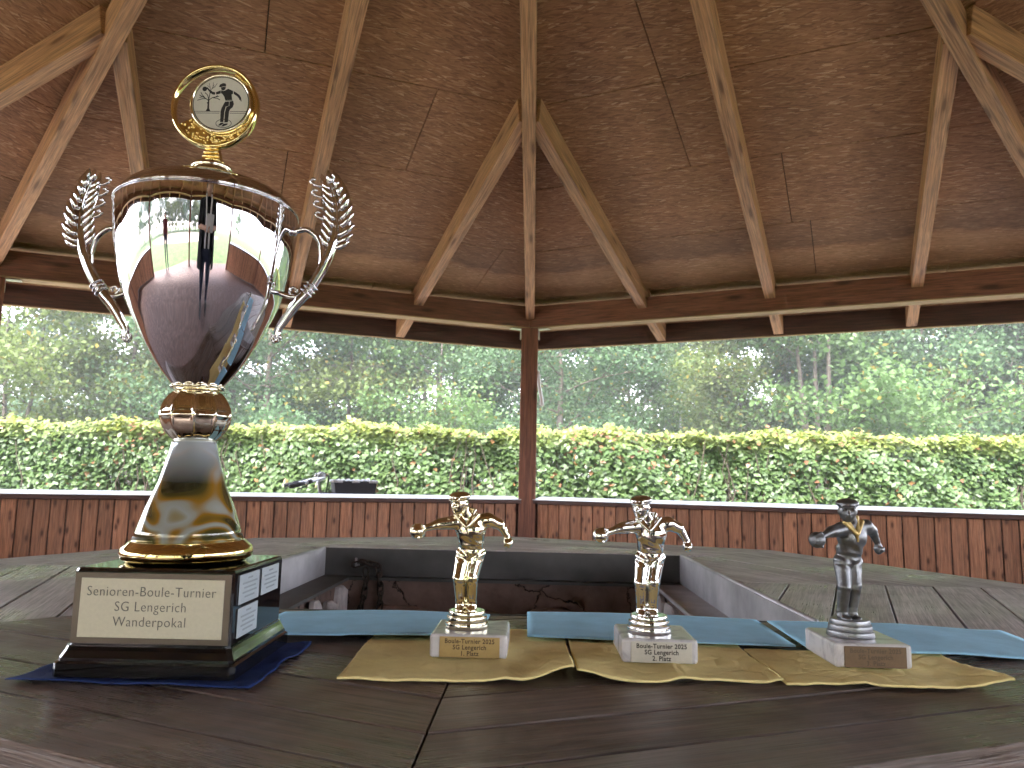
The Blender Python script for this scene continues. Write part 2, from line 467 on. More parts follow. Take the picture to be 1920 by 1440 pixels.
class MB:
    def __init__(s):
        s.v, s.f, s.sm = [], [], []
    def add(s, vs, fs, smooth=False, M=None):
        b = len(s.v)
        s.v += [tuple(M @ Vector(p)) if M is not None else tuple(p) for p in vs]
        s.f += [tuple(b + i for i in f) for f in fs]
        s.sm += [smooth] * len(fs)
        return s
    def box(s, a, b, M=None):
        (x0, y0, z0), (x1, y1, z1) = a, b
        return s.add([(x0, y0, z0), (x1, y0, z0), (x1, y1, z0), (x0, y1, z0), (x0, y0, z1), (x1, y0, z1), (x1, y1, z1), (x0, y1, z1)],
                     [(3, 2, 1, 0), (4, 5, 6, 7), (0, 1, 5, 4), (1, 2, 6, 5), (2, 3, 7, 6), (3, 0, 4, 7)], False, M)
    def cbox(s, a, b, c=0.002, M=None):
        # box whose twelve edges are chamfered
        bm = bmesh.new()
        t = MB().box(a, b)
        vs = [bm.verts.new(p) for p in t.v]
        for f in t.f: bm.faces.new([vs[i] for i in f])
        bmesh.ops.bevel(bm, geom=bm.edges[:], offset=c, segments=2, profile=0.5, affect='EDGES')
        bm.verts.index_update()
        s.add([v.co[:] for v in bm.verts], [[v.index for v in f.verts] for f in bm.faces], False, M)
        bm.free()
        return s
    def prism(s, poly, z0, z1, ch=0.0, M=None):
        n = len(poly)
        if ch > 0:
            cx = sum(p[0] for p in poly) / n; cy = sum(p[1] for p in poly) / n
            ins = inset(poly, ch)
            vs = [(x, y, z0) for x, y in poly] + [(x, y, z1 - ch) for x, y in poly] + [(x, y, z1) for x, y in ins]
            fs = [tuple(range(n - 1, -1, -1)), tuple(range(2 * n, 3 * n))]
            for r in (0, n):
                fs += [(r + i, r + (i + 1) % n, r + n + (i + 1) % n, r + n + i) for i in range(n)]
        else:
            vs = [(x, y, z0) for x, y in poly] + [(x, y, z1) for x, y in poly]
            fs = [tuple(range(n - 1, -1, -1)), tuple(range(n, 2 * n))]
            fs += [(i, (i + 1) % n, n + (i + 1) % n, n + i) for i in range(n)]
        return s.add(vs, fs, False, M)
    def lathe(s, prof, n=48, M=None, rfun=None, smooth=True, caps=True):
        vs, fs = [], []
        m = len(prof)
        for j, (r, z) in enumerate(prof):
            for i in range(n):
                a = 2 * pi * i / n
                rr = r * (rfun(a, z) if rfun else 1)
                vs.append((rr * cos(a), rr * sin(a), z))
        for j in range(m - 1):
            for i in range(n):
                a, b = j * n + i, j * n + (i + 1) % n
                fs.append((a, b, b + n, a + n))
        if caps and prof[0][0] > 1e-6: fs.append(tuple(range(n - 1, -1, -1)))
        if caps and prof[-1][0] > 1e-6: fs.append(tuple((m - 1) * n + i for i in range(n)))
        return s.add(vs, fs, smooth, M)
    def tube(s, pts, rad, n=8, closed=False, M=None, flat=1.0, up=(0, 0, 1)):
        pts = [Vector(p) for p in pts]
        k = len(pts)
        if not hasattr(rad, '__len__'): rad = [rad] * k
        vs, fs = [], []
        nrm = None
        for i, p in enumerate(pts):
            a = pts[(i - 1) % k] if (closed or i > 0) else p
            b = pts[(i + 1) % k] if (closed or i < k - 1) else p
            t = (b - a).normalized()
            if nrm is None:
                u = Vector(up)
                if abs(u.dot(t)) > 0.9: u = Vector((1, 0, 0))
                nrm = (u - t * u.dot(t)).normalized()
            else:
                nrm = (nrm - t * nrm.dot(t)).normalized()
            bi = t.cross(nrm)
            for j in range(n):
                a_ = 2 * pi * j / n
                vs.append(p + (nrm * cos(a_) + bi * sin(a_) * flat) * rad[i])
        for i in range(k if closed else k - 1):
            for j in range(n):
                a, b = i * n + j, i * n + (j + 1) % n
                c, d = ((i + 1) % k) * n + (j + 1) % n, ((i + 1) % k) * n + j
                fs.append((a, b, c, d))
        if not closed:
            fs.append(tuple(range(n - 1, -1, -1)))
            fs.append(tuple((k - 1) * n + j for j in range(n)))
        return s.add(vs, fs, True, M)
    def ellipsoid(s, c, r, M=None, nu=14, nv=9):
        vs, fs = [], []
        for j in range(nv + 1):
            ph = -pi / 2 + pi * j / nv
            for i in range(nu):
                a = 2 * pi * i / nu
                vs.append((c[0] + r[0] * cos(ph) * cos(a), c[1] + r[1] * cos(ph) * sin(a), c[2] + r[2] * sin(ph)))
        for j in range(nv):
            for i in range(nu):
                a, b = j * nu + i, j * nu + (i + 1) % nu
                fs.append((a, b, b + nu, a + nu))
        return s.add(vs, fs, True, M)
    def mesh(s, name, mat):
        me = bpy.data.meshes.new(name)
        me.from_pydata(s.v, [], s.f)
        me.polygons.foreach_set('use_smooth', s.sm)
        if mat: me.materials.append(MT[mat] if isinstance(mat, str) else mat)
        me.validate()
        return me
    def build(s, name, mat, parent=None, **kw):
        return link(name, s.mesh(name, mat), parent, **kw)

def inset(poly, d):
    n = len(poly); out = []
    for i in range(n):
        p0, p1, p2 = (Vector((*poly[(i + k) % n], 0)) for k in (-1, 0, 1))
        e1 = (p1 - p0); e2 = (p2 - p1)
        if e1.length < 1e-7 or e2.length < 1e-7:
            out.append(tuple(p1[:2])); continue
        e1.normalize(); e2.normalize()
        n1 = Vector((-e1.y, e1.x, 0)); n2 = Vector((-e2.y, e2.x, 0))
        bis = n1 + n2
        if bis.length < 1e-5: bis = n1.copy()
        bis.normalize()
        k = d / max(0.3, bis.dot(n1))
        out.append((p1.x + bis.x * k, p1.y + bis.y * k))
    return out

def clip(poly, nx, ny, c):           # keep nx*x+ny*y >= c
    out = []
    for i in range(len(poly)):
        a, b = poly[i], poly[(i + 1) % len(poly)]
        da, db = nx * a[0] + ny * a[1] - c, nx * b[0] + ny * b[1] - c
        if da >= 0: out.append(a)
        if (da >= 0) != (db >= 0):
            t = da / (da - db)
            out.append((a[0] + (b[0] - a[0]) * t, a[1] + (b[1] - a[1]) * t))
    return out

def area(poly):
    return 0.5 * sum(poly[i][0] * poly[(i + 1) % len(poly)][1] - poly[(i + 1) % len(poly)][0] * poly[i][1] for i in range(len(poly)))

def frame(x, z_hint, origin):
    """matrix with local X along x and local Z near z_hint"""
    x = Vector(x).normalized()
    z = Vector(z_hint); z = (z - x * z.dot(x)).normalized()
    y = z.cross(x)
    m = Matrix((x, y, z)).transposed().to_4x4()
    m.translation = Vector(origin)
    return m

def octv(k, r):
    a = k * pi / 4
    return Vector((r * sin(a), r * cos(a), 0))

def text_mesh(name, body, size, mat, parent, M, ext=0.00012, align='CENTER', shear=0.0, xs=1.0, off=0.0, space=1.0):
    cu = bpy.data.curves.new(name, 'FONT')
    cu.body = body; cu.size = size; cu.align_x = align; cu.align_y = 'CENTER'
    cu.extrude = ext; cu.resolution_u = 3; cu.shear = shear; cu.offset = off; cu.space_character = space
    t = bpy.data.objects.new(name + '_curve', cu)
    COL.objects.link(t)
    dg = bpy.context.evaluated_depsgraph_get()
    dg.update()
    me = bpy.data.meshes.new_from_object(t.evaluated_get(dg))
    me.name = name
    me.materials.clear()
    me.materials.append(MT[mat])
    COL.objects.unlink(t)
    bpy.data.objects.remove(t)
    o = link(name, me, parent, mw=M @ Matrix.Diagonal((xs, 1, 1, 1)))
    return o

# ------------------------------------------------------------------ signed-distance bodies (one continuous surface)
def surface_nets(F, org, h):
    nx, ny, nz = F.shape
    ins = F < 0
    cells = np.zeros((nx - 1, ny - 1, nz - 1), bool)
    cnt = np.zeros(cells.shape); acc = np.zeros(cells.shape + (3,))
    corner = [(i, j, k) for i in (0, 1) for j in (0, 1) for k in (0, 1)]
    def sub(A, c): return A[c[0]:c[0] + nx - 1, c[1]:c[1] + ny - 1, c[2]:c[2] + nz - 1]
    for a in corner:
        for ax in range(3):
            if a[ax] == 0:
                b = list(a); b[ax] = 1; b = tuple(b)
                fa, fb = sub(F, a), sub(F, b)
                ch = (fa < 0) != (fb < 0)
                t = np.where(ch, fa / np.where(ch, fa - fb, 1), 0)
                cnt += ch
                for d in range(3):
                    acc[..., d] += np.where(ch, a[d] + (t if d == ax else 0), 0)
    act = cnt > 0
    idx = -np.ones(cells.shape, int)
    idx[act] = np.arange(act.sum())
    g = np.argwhere(act)
    V = (g + acc[act] / cnt[act][:, None]) * h + np.array(org)
    quads = []
    for ax in range(3):
        a, b = [(1, 2), (2, 0), (0, 1)][ax]
        A = [slice(None)] * 3; B = [slice(None)] * 3
        A[ax] = slice(0, -1); B[ax] = slice(1, None)
        sA, sB = ins[tuple(A)], ins[tuple(B)]
        e = np.argwhere(sA != sB)
        e = e[(e[:, a] > 0) & (e[:, b] > 0) & (e[:, a] < F.shape[a] - 1) & (e[:, b] < F.shape[b] - 1)]
        def cell(da, db):
            q = e.copy(); q[:, a] += da; q[:, b] += db
            return idx[q[:, 0], q[:, 1], q[:, 2]]
        q = np.stack([cell(-1, -1), cell(0, -1), cell(0, 0), cell(-1, 0)], 1)
        flip = ~sA[e[:, 0], e[:, 1], e[:, 2]]
        q[flip] = q[flip][:, ::-1]
        quads.append(q)
    return V, np.concatenate(quads)

class SDF:
    def __init__(s, lo, hi, h):
        s.lo, s.h = np.array(lo, float), h
        ax = [np.arange(lo[i], hi[i] + h, h) for i in range(3)]
        s.P = np.stack(np.meshgrid(*ax, indexing='ij'), -1).astype(np.float32)
        s.D = np.full(s.P.shape[:3], 1e3, np.float32)
    def _box(s, c0, c1, m):
        lo = np.maximum(0, ((np.minimum(c0, c1) - m - s.lo) / s.h).astype(int))
        hi = np.minimum(s.D.shape, ((np.maximum(c0, c1) + m - s.lo) / s.h).astype(int) + 2)
        return tuple(slice(a, b) for a, b in zip(lo, hi))
    def _join(s, sl, d, k):
        D = s.D[sl]
        if k > 0:
            h = np.clip(0.5 + 0.5 * (D - d) / k, 0, 1)
            s.D[sl] = D * (1 - h) + d * h - k * h * (1 - h)
        else:
            s.D[sl] = np.minimum(D, d)
    def cap(s, a, b, ra, rb, k=1.0, cut=False):
        a, b = np.array(a, float), np.array(b, float)
        sl = s._box(a, b, max(ra, rb) * 1.5 + 4 * k + 3 * s.h)
        p = s.P[sl]; ab = b - a
        t = np.clip(((p - a) @ ab) / (ab @ ab + 1e-9), 0, 1)
        d = np.linalg.norm(p - a - t[..., None] * ab, axis=-1) - (ra + (rb - ra) * t)
        if cut: s.D[sl] = np.maximum(s.D[sl], -d)
        else: s._join(sl, d, k)
        return s
    def ell(s, c, r, k=1.0, R=None, cut=False):
        c, r = np.array(c, float), np.array(r, float)
        sl = s._box(c, c, r.max() * 1.4 + 4 * k + 3 * s.h)
        p = s.P[sl] - c
        if R is not None: p = p @ np.array(R)
        k0 = np.linalg.norm(p / r, axis=-1); k1 = np.linalg.norm(p / (r * r), axis=-1) + 1e-9
        d = k0 * (k0 - 1) / k1
        if cut: s.D[sl] = np.maximum(s.D[sl], -d)
        else: s._join(sl, d, k)
        return s
    def mesh(s, name, mat, scale=1.0, smooth=2):
        V, Q = surface_nets(s.D, s.lo, s.h)
        for _ in range(smooth):         # light Laplacian pass
            acc = np.zeros_like(V); c = np.zeros(len(V))
            for i in range(4):
                a, b = Q[:, i], Q[:, (i + 1) % 4]
                np.add.at(acc, a, V[b]); np.add.at(c, a, 1)
                np.add.at(acc, b, V[a]); np.add.at(c, b, 1)
            V = V * 0.5 + 0.5 * acc / c[:, None]
        me = bpy.data.meshes.new(name)
        me.from_pydata((V * scale).tolist(), [], Q.tolist())
        me.polygons.foreach_set('use_smooth', [True] * len(me.polygons))
        me.materials.append(MT[mat])
        return me

# ================================================================== THE SETTING
# ground, lawn, sand court, floor of the pavilion
tag(MB().box((-150, -150, -0.30), (150, 150, -0.012)).build('ground', 'grass'), 'mown lawn around the open pavilion', kind='structure')
fl = MB()
fl.prism([tuple(octv(-k, 5.9)[:2]) for k in range(8)], -0.05, 0.0)
tag(fl.build('floor', 'paving'), 'reddish brick paving under the pavilion roof', kind='structure')
sp = [(13 * cos(a) * (1 + 0.1 * sin(3 * a)) - 2, -18 + 7 * sin(a), 0) for a in np.linspace(0, 2 * pi, 28, endpoint=False)]
tag(MB().prism([p[:2] for p in sp], -0.03, -0.004).build('sand_path', 'sand'), 'pale sand boule court on the lawn', kind='structure')

tag(MB().prism(clip([(9.5 * sin(-a), 8.6 * cos(-a) - 0.6) for a in np.linspace(0, 2 * pi, 40, endpoint=False)], 0, 1, -3.4), -0.04, -0.008).build('path', 'gravel'), 'added pale gravel round the pavilion, unseen, bounces light inside', kind='structure')  # unseen gravel added as a reflector for fill light in the pavilion
# thin damp haze over the whole place
hm, hnt, hb_ = nmat('haze_air')
hnt.nodes.remove(hb_)
pv = hnt.nodes.new('ShaderNodeVolumePrincipled')
pv.inputs['Color'].default_value = (0.93, 0.96, 0.97, 1)
pv.inputs['Density'].default_value = 0.0018
hnt.links.new(pv.outputs[0], hnt.nodes['Material Output'].inputs['Volume'])
tag(MB().box((-155, -155, -1.3), (155, 155, 19.0)).build('haze', hm), 'thin pale haze in the air', kind='stuff')
cy.volume_bounces = 0

# ------------------------------------------------------------------ pavilion
R0 = 5.0
AP = R0 * cos(pi / 8)
ZB, ZTOP, ZRB, ZA = ZT + 1.426, ZT + 1.610, ZT + 1.523, ZT + 2.526
G = (ZA - ZRB) / AP            # slope along a facet
RD = 0.15                      # rafter depth (plumb)
RF = 5.72                      # fascia corner radius
AF = RF * cos(pi / 8)
pav = tag(empty('pavilion'), 'open octagonal timber pavilion with board roof and low clad walls', 'pavilion')

def post_at(k):
    p = octv(k, R0 + 0.045)
    m = frame((0, 0, 1), (p.x, p.y, 0), (p.x, p.y, 0))
    return m
pm = MB().cbox((0, -0.07, -0.07), (ZB - 0.003, 0.07, 0.07), 0.006).mesh('post', 'stain')
for k in range(8):
    post = link('post', pm, pav, mw=post_at(k))
    # zinc angle brackets between post and beams
    for sgn in (-1, 1):
        p0 = octv(k, R0 + 0.0); nx = octv(k + sgn, R0 + 0.0)
        t = (nx - p0).normalized(); n = octv(k + 0.5 * sgn, 1.0)
        b = MB()
        M = frame(t, (0, 0, 1), octv(k, R0 + 0.05) + t * 0.074)
        b.box((0.0, -0.03, ZB - 0.09), (0.004, 0.03, ZB - 0.006), M)
        b.box((0.0, -0.03, ZB - 0.011), (0.10, 0.03, ZB - 0.006), M)
        b.build('bracket', 'bracket', pav)

hs_ = lambda d: d * tan(pi / 8)
for k in range(8):
    n = octv(k + 0.5, 1.0); t = Vector((n.y, -n.x, 0))
    M = Matrix((t, n, Vector((0, 0, 1)))).transposed().to_4x4()
    if M.determinant() < 0:
        M = Matrix((-t, n, Vector((0, 0, 1)))).transposed().to_4x4()
    def tz(d0, d1, z0, z1, gap=0.002):
        return MB().prism([(-hs_(d0) + gap, d0), (hs_(d0) - gap, d0), (hs_(d1) - gap, d1), (-hs_(d1) + gap, d1)], z0, z1)
    tz(AP, AP + 0.13, ZB + 0.008, ZTOP).build('ring_beam', 'stain', pav, mw=M)
    o = tz(AP + 0.003, AP + 0.127, ZB, ZB + 0.0078).build('beam_underside', 'lath', pav, mw=M)
    o['label'] = 'pale bare underside of the stained beam'
    zf = ZA - G * AF
    tz(AF, AF + 0.03, zf - 0.005, zf + 0.20).build('fascia_board', 'fascia', pav, mw=M)
    # pale drip edge under the fascia
    tz(AF + 0.004, AF + 0.034, zf - 0.013, zf - 0.0055).build('drip_edge', 'lath', pav, mw=M)

def rafter(name, d_out, p_out, d_in, p_in, w=0.075, depth=RD, drop=0.0):
    a = Vector((*p_out, ZA - G * d_out + drop)); b = Vector((*p_in, ZA - G * d_in + drop))
    L = (b - a).length
    x = (b - a).normalized()
    M = frame(x, (0, 0, 1), a)
    dd = depth * M.col[2][2]
    return MB().cbox((0, -w / 2, 0), (L, w / 2, dd - 0.002), 0.004).build(name, 'tan', pav, mw=M)
for k in range(8):
    # hip: seen along the corner line
    v = octv(k, 1.0)
    rafter('hip_rafter', AF - 0.03, (v * (RF - 0.035))[:2], 0.12 * cos(pi / 8), (v * 0.12)[:2], w=0.072, drop=-0.026)
for k in range(8):
    n = octv(k + 0.5, 1.0); t = Vector((n.y, -n.x, 0))
    rafter('common_rafter', AF - 0.003, (n * (AF - 0.003))[:2], 0.35, (n * 0.35)[:2])
    q = hs_(AP) / 2
    for sg in (-1, 1):
        d_in = q / tan(pi / 8) + 0.045
        rafter('jack_rafter', AF - 0.003, (n * (AF - 0.003) + t * sg * q)[:2], d_in, (n * d_in + t * sg * q)[:2])
kb = MB().lathe([(0.0, -0.02), (0.13, -0.02), (0.13, 0.26), (0.0, 0.26)], 8, smooth=False)
kb.build('king_block', 'tan', pav, loc=(0, 0, ZA - 0.05))

# roof boards: courses of OSB panels on every facet
EDG = [0.0, 0.94, 1.70, 2.44, 3.16, 3.89, 4.62, AF + 0.03]
deck = empty('roof_deck', parent=pav)
JOINTS = {0: {1: [0.1], 2: [-0.29], 3: [-0.29], 4: [0.21], 5: [0.32], 6: [-0.9, 1.15]},
          7: {1: [0.2], 2: [-0.35], 3: [0.5], 4: [-0.18], 5: [-0.29, 1.4], 6: [0.6]}}
for k in range(8):
    n = octv(k + 0.5, 1.0); t = Vector((n.y, -n.x, 0))
    u = Vector((-n.x, -n.y, G)); sl = u.length; u.normalize()
    w = t.cross(u)
    M = Matrix((t, u, w)).transposed().to_4x4()
    M.translation = Vector((0, 0, ZA + RD))
    for ci in range(len(EDG) - 1):
        d0, d1 = EDG[ci], EDG[ci + 1]
        js = JOINTS.get(k, {}).get(ci)
        if js is None:
            js = [] if hs_(d1) < 0.6 else [((ci * 0.77 + k * 0.41) % 1.3) - 0.6]
        xs = [-9] + js + [9]
        for x0, x1 in zip(xs[:-1], xs[1:]):
            g = 0.0022
            poly = [(x0 + g, -(d1 * sl) + g), (x1 - g, -(d1 * sl) + g), (x1 - g, -(d0 * sl) - g), (x0 + g, -(d0 * sl) - g)]
            # keep inside the hips: |x| <= d*tan
            tt = tan(pi / 8) / sl
            poly = clip(poly, -1, -tt, 0.003)
            poly = clip(poly, 1, -tt, 0.003)
            if len(poly) < 3 or abs(area(poly)) < 0.003: continue
            MB().prism(poly, -0.018, 0.0, ch=0.0012).build('roof_panel', 'osb', deck, mw=M)
rc = MB()
for k in range(8):
    a, b = octv(k, RF + 0.06), octv(k + 1, RF + 0.06)
    zz = ZA + RD + 0.045 - G * (RF + 0.06) * cos(pi / 8)
    ap = (0, 0, ZA + RD + 0.045)
    rc.add([(a.x, a.y, zz), (b.x, b.y, zz), ap, (a.x, a.y, zz + 0.012), (b.x, b.y, zz + 0.012), (0, 0, ap[2] + 0.012)],
           [(0, 1, 2), (5, 4, 3), (0, 3, 4, 1)])
rc.build('roof_covering', 'bitumen', pav)

# low clad walls between the posts; the side behind the camera stays open as entrance
BW = 0.094
wallboards = MB().cbox((0.02, -BW / 2 + 0.004, 0.0), (ZT - 0.028, BW / 2 - 0.004, 0.019), 0.0035).mesh('wall_board', 'clad')
for k in (0, 1, 2, 5, 6, 7):
    wall = empty('parapet_wall', parent=pav)
    n = octv(k + 0.5, 1.0); t = Vector((n.y, -n.x, 0))
    half = hs_(AP) - 0.055
    cnt = int(2 * half / BW)
    for i in range(cnt):
        s0 = (i - (cnt - 1) / 2) * BW
        c = n * (AP + 0.045) + t * s0
        # local X up, local Z towards the inside
        M = frame((0, 0, 1), -n, c)
        M = M @ Matrix.Translation((0, 0, random.uniform(-0.0012, 0.0012)))
        link('wall_board', wallboards, wall, mw=M)
    T = Matrix((t, n, Vector((0, 0, 1)))).transposed().to_4x4()
    if T.determinant() < 0:
        T = Matrix((-t, n, Vector((0, 0, 1)))).transposed().to_4x4()
    MB().box((-half, AP + 0.047, 0.01), (half, AP + 0.085, ZT - 0.028)).build('backing_boards', 'fascia', wall, mw=T)
    MB().cbox((-half, AP - 0.01, ZT - 0.026), (half, AP + 0.16, ZT + 0.004), 0.004).build('cap_rail', 'fascia', wall, mw=T)
    # zinc capping, falling towards the inside
    cm = MB()
    y0, y1 = AP - 0.016, AP + 0.172
    z0, z1 = ZT + 0.0045, ZT + 0.026
    cm.add([(-half, y0, z0), (half, y0, z0), (half, y1, z1), (-half, y1, z1), (-half, y0, z0 + 0.004), (half, y0, z0 + 0.004), (half, y1, z1 + 0.004), (-half, y1, z1 + 0.004)],
           [(3, 2, 1, 0), (4, 5, 6, 7), (0, 1, 5, 4), (1, 2, 6, 5), (2, 3, 7, 6), (3, 0, 4, 7)])
    cm.build('zinc_capping', 'capmetal', wall, mw=T)

# light grey rain pipe end hung behind the far post
rp = MB()
c = octv(0, R0)
rp.tube([(0.075, R0 + 0.16, ZT + 1.09), (0.085, R0 + 0.17, ZT + 0.97), (0.11, R0 + 0.18, ZT + 0.84), (0.112, R0 + 0.18, ZT + 0.80)], [0.012, 0.014, 0.016, 0.018], 10)
rp.build('rain_pipe', 'whiteplastic', pav)

# ------------------------------------------------------------------ table round the fire pit
RT = 0.865
AT = RT * cos(pi / 8)
HX0, HX1, HY0, HY1 = -0.3832, 0.369, -0.3412, 0.4264
table = tag(empty('table', (0, 0, 0)), 'octagonal dark plank table with a square opening over the fire pit', 'table')
ED = [0.285, 0.352, 0.418, 0.484, 0.550, 0.616, 0.682, 0.742, AT]
TH = 0.034
for k in range(8):
    n = octv(k + 0.5, 1.0); t = Vector((n.y, -n.x, 0))
    side = {0: (0, 1, HY1), 7: (0, 1, HY1), 1: (1, 0, HX1), 2: (1, 0, HX1), 3: (0, -1, -HY0), 4: (0, -1, -HY0), 5: (-1, 0, -HX0), 6: (-1, 0, -HX0)}[k]
    for d0, d1 in zip(ED[:-1], ED[1:]):
        g = random.uniform(0.0010, 0.0017)
        dm = (d0 + d1) / 2
        e = 0.0007 / cos(pi / 8)
        poly = [(-hs_(d0 + g) + e, d0 + g - dm), (hs_(d0 + g) - e, d0 + g - dm), (hs_(d1 - g) - e, d1 - g - dm), (-hs_(d1 - g) + e, d1 - g - dm)]
        # opening: world half plane in local terms  (world = n*(y+dm) + t*x)
        a = side[0] * t.x + side[1] * t.y; b = side[0] * n.x + side[1] * n.y
        poly = clip(poly, a, b, side[2] + 0.006 - b * dm)
        if len(poly) < 3 or abs(area(poly)) < 1.5e-4: continue
        c = n * dm
        M = Matrix((t, n, Vector((0, 0, 1)))).transposed().to_4x4()
        if M.determinant() < 0:          # keep it a rotation: mirror the outline instead
            M = Matrix((-t, n, Vector((0, 0, 1)))).transposed().to_4x4()
            poly = [(-x, y) for x, y in poly][::-1]
        M.translation = Vector((c.x, c.y, ZT - TH + random.uniform(-0.0005, 0.0003)))
        MB().prism(poly, 0, TH, ch=0.0005).build('plank', 'table' if k in (3, 4) else 'tablesheen', table, mw=M)
for k in range(8):
    side = {0: (0, 1, HY1), 7: (0, 1, HY1), 1: (1, 0, HX1), 2: (1, 0, HX1), 3: (0, -1, -HY0), 4: (0, -1, -HY0), 5: (-1, 0, -HX0), 6: (-1, 0, -HX0)}[k]
    p_ = clip([tuple(octv(k + 1, RT - 0.01)[:2]), tuple(octv(k, RT - 0.01)[:2]), (0.0, 0.0)], side[0], side[1], side[2] + 0.008)
    MB().prism(p_, ZT - TH - 0.012, ZT - TH - 0.0012).build('gap_blocker', 'tablecore', table)  # added dark board that stops floor light in the plank gaps
ap = MB()
for k in range(8):
    a0, a1, b0, b1 = octv(k, RT - 0.08), octv(k + 1, RT - 0.08), octv(k, RT - 0.12), octv(k + 1, RT - 0.12)
    ap.add([(p.x, p.y, z) for z in (ZT - 0.13, ZT - TH - 0.0125) for p in (a0, a1, b1, b0)],
           [(0, 1, 2, 3), (7, 6, 5, 4), (0, 4, 5, 1), (1, 5, 6, 2), (2, 6, 7, 3), (3, 7, 4, 0)])
ap.build('apron', 'tablecore', table)
for k in range(8):
    p = octv(k, RT - 0.16)
    MB().cbox((-0.04, -0.04, 0), (0.04, 0.04, ZT - TH - 0.013), 0.004).build('leg', 'tablecore', table, loc=p, rot=(0, 0, -k * pi / 4))
# underframe rails along the opening (dark, seen through the plank gaps)
for (x0, x1, y0, y1) in ((HX0 - 0.05, HX1 + 0.05, HY1 + 0.012, HY1 + 0.06), (HX0 - 0.05, HX1 + 0.05, HY0 - 0.06, HY0 - 0.012),
                         (HX0 - 0.06, HX0 - 0.012, HY0 - 0.01, HY1 + 0.01), (HX1 + 0.012, HX1 + 0.06, HY0 - 0.01, HY1 + 0.01)):
    MB().box((x0, y0, ZT - 0.10), (x1, y1, ZT - TH - 0.0125)).build('under_rail', 'tablecore', table)

# ------------------------------------------------------------------ fire pit in the opening
pit = tag(empty('fire_pit', (0, 0, 0)), 'square masonry fire pit lined with steel plates inside the table', 'fire pit')
PH, LW = 0.056, 0.062
zt = ZT - 0.001
x0, x1, y0, y1 = HX0, HX1, HY0, HY1
th = 0.004
MB().box((x0, y1 - th, zt - PH), (x1, y1, zt)).build('steel_plate', 'darksteel', pit)
MB().box((x0, y0, zt - PH), (x1, y0 + th, zt + 0.001)).build('steel_plate', 'darksteel', pit)
MB().box((x0, y0 + th + 0.0005, zt - PH), (x0 + th, y1 - th - 0.0005, zt)).build('steel_plate', 'steel', pit)
MB().box((x1 - th, y0 + th + 0.0005, zt - PH), (x1, y1 - th - 0.0005, zt)).build('steel_plate', 'steel', pit)
# rolled bright lip round the top of the plates
for a, b in (((x0, y0), (x0, y1)), ((x1, y0), (x1, y1))):
    MB().tube([(a[0], a[1] + 0.006, zt + 0.001), (b[0], b[1] - 0.006, zt + 0.001)], 0.0032, 8).build('plate_lip', 'steel', pit)
zl = zt - PH
MB().box((x0 + 0.001, y1 - LW * 0.5, zl - 0.006), (x1 - 0.001, y1 - 0.001, zl - 0.0005)).build('ledge', 'darksteel', pit)
MB().box((x0 + 0.001, y0 + 0.001, zl - 0.006), (x1 - 0.001, y0 + LW * 0.5, zl - 0.0005)).build('ledge', 'darksteel', pit)
MB().box((x0 + 0.001, y0 + LW * 0.5 + 0.001, zl - 0.006), (x0 + LW, y1 - LW * 0.5 - 0.001, zl - 0.0005)).build('ledge', 'darksteel', pit)
MB().box((x1 - LW, y0 + LW * 0.5 + 0.001, zl - 0.006), (x1 - 0.001, y1 - LW * 0.5 - 0.001, zl - 0.0005)).build('ledge', 'steel', pit)
MB().tube([(x1 - LW, y0 + LW * 0.5, zl - 0.001), (x1 - LW, y1 - LW * 0.5, zl - 0.001)], 0.0035, 8).build('ledge_edge', 'steel', pit)
def rough_wall(a, b, zlo, zhi, out, seed, mat, name, amp=0.006):
    """masonry face from a to b with uneven relief; 'out' points into the pit"""
    r = random.Random(seed)
    nx_, nz_ = 26, 9
    a, b, out = Vector(a), Vector(b), Vector(out)
    vs, fs = [], []
    for j in range(nz_ + 1):
        for i in range(nx_ + 1):
            p = a.lerp(b, i / nx_) + out * (r.uniform(-1, 1) * amp)
            vs.append((p.x, p.y, zlo + (zhi - zlo) * j / nz_))
    for j in range(nz_):
        for i in range(nx_):
            q = j * (nx_ + 1) + i
            fs.append((q, q + 1, q + nx_ + 2, q + nx_ + 1))
    m = MB().add(vs, fs, True)
    q = [a, b, b - out * 0.1, a - out * 0.1]
    m.add([(p.x, p.y, z) for z in (zlo, zhi) for p in q], [(3, 2, 1, 0), (4, 5, 6, 7), (1, 2, 6, 5), (2, 3, 7, 6), (3, 0, 4, 7)])
    return m.build(name, mat, pit)
iy0, iy1, ix0, ix1 = y0 + LW * 0.5, y1 - LW * 0.5, x0 + LW, x1 - LW
rough_wall((x0, iy1 + 0.01, 0), (x1, iy1 + 0.01, 0), 0.12, zl - 0.0065, (0, -1, 0), 1, 'masonry', 'masonry_wall')
rough_wall((x1, iy0 - 0.01, 0), (x0, iy0 - 0.01, 0), 0.12, zl - 0.0065, (0, 1, 0), 2, 'masonry', 'masonry_wall')
rough_wall((ix0 - 0.012, iy0, 0), (ix0 - 0.012, iy1, 0), 0.12, zl - 0.0065, (1, 0, 0), 3, 'masonry', 'masonry_wall')
rough_wall((ix1 + 0.012, iy1, 0), (ix1 + 0.012, iy0, 0), 0.12, zl - 0.0065, (-1, 0, 0), 4, 'masonry', 'masonry_wall')
MB().box((x0, y0, 0.05), (x1, y1, 0.40)).build('ash_bed', 'ash', pit)
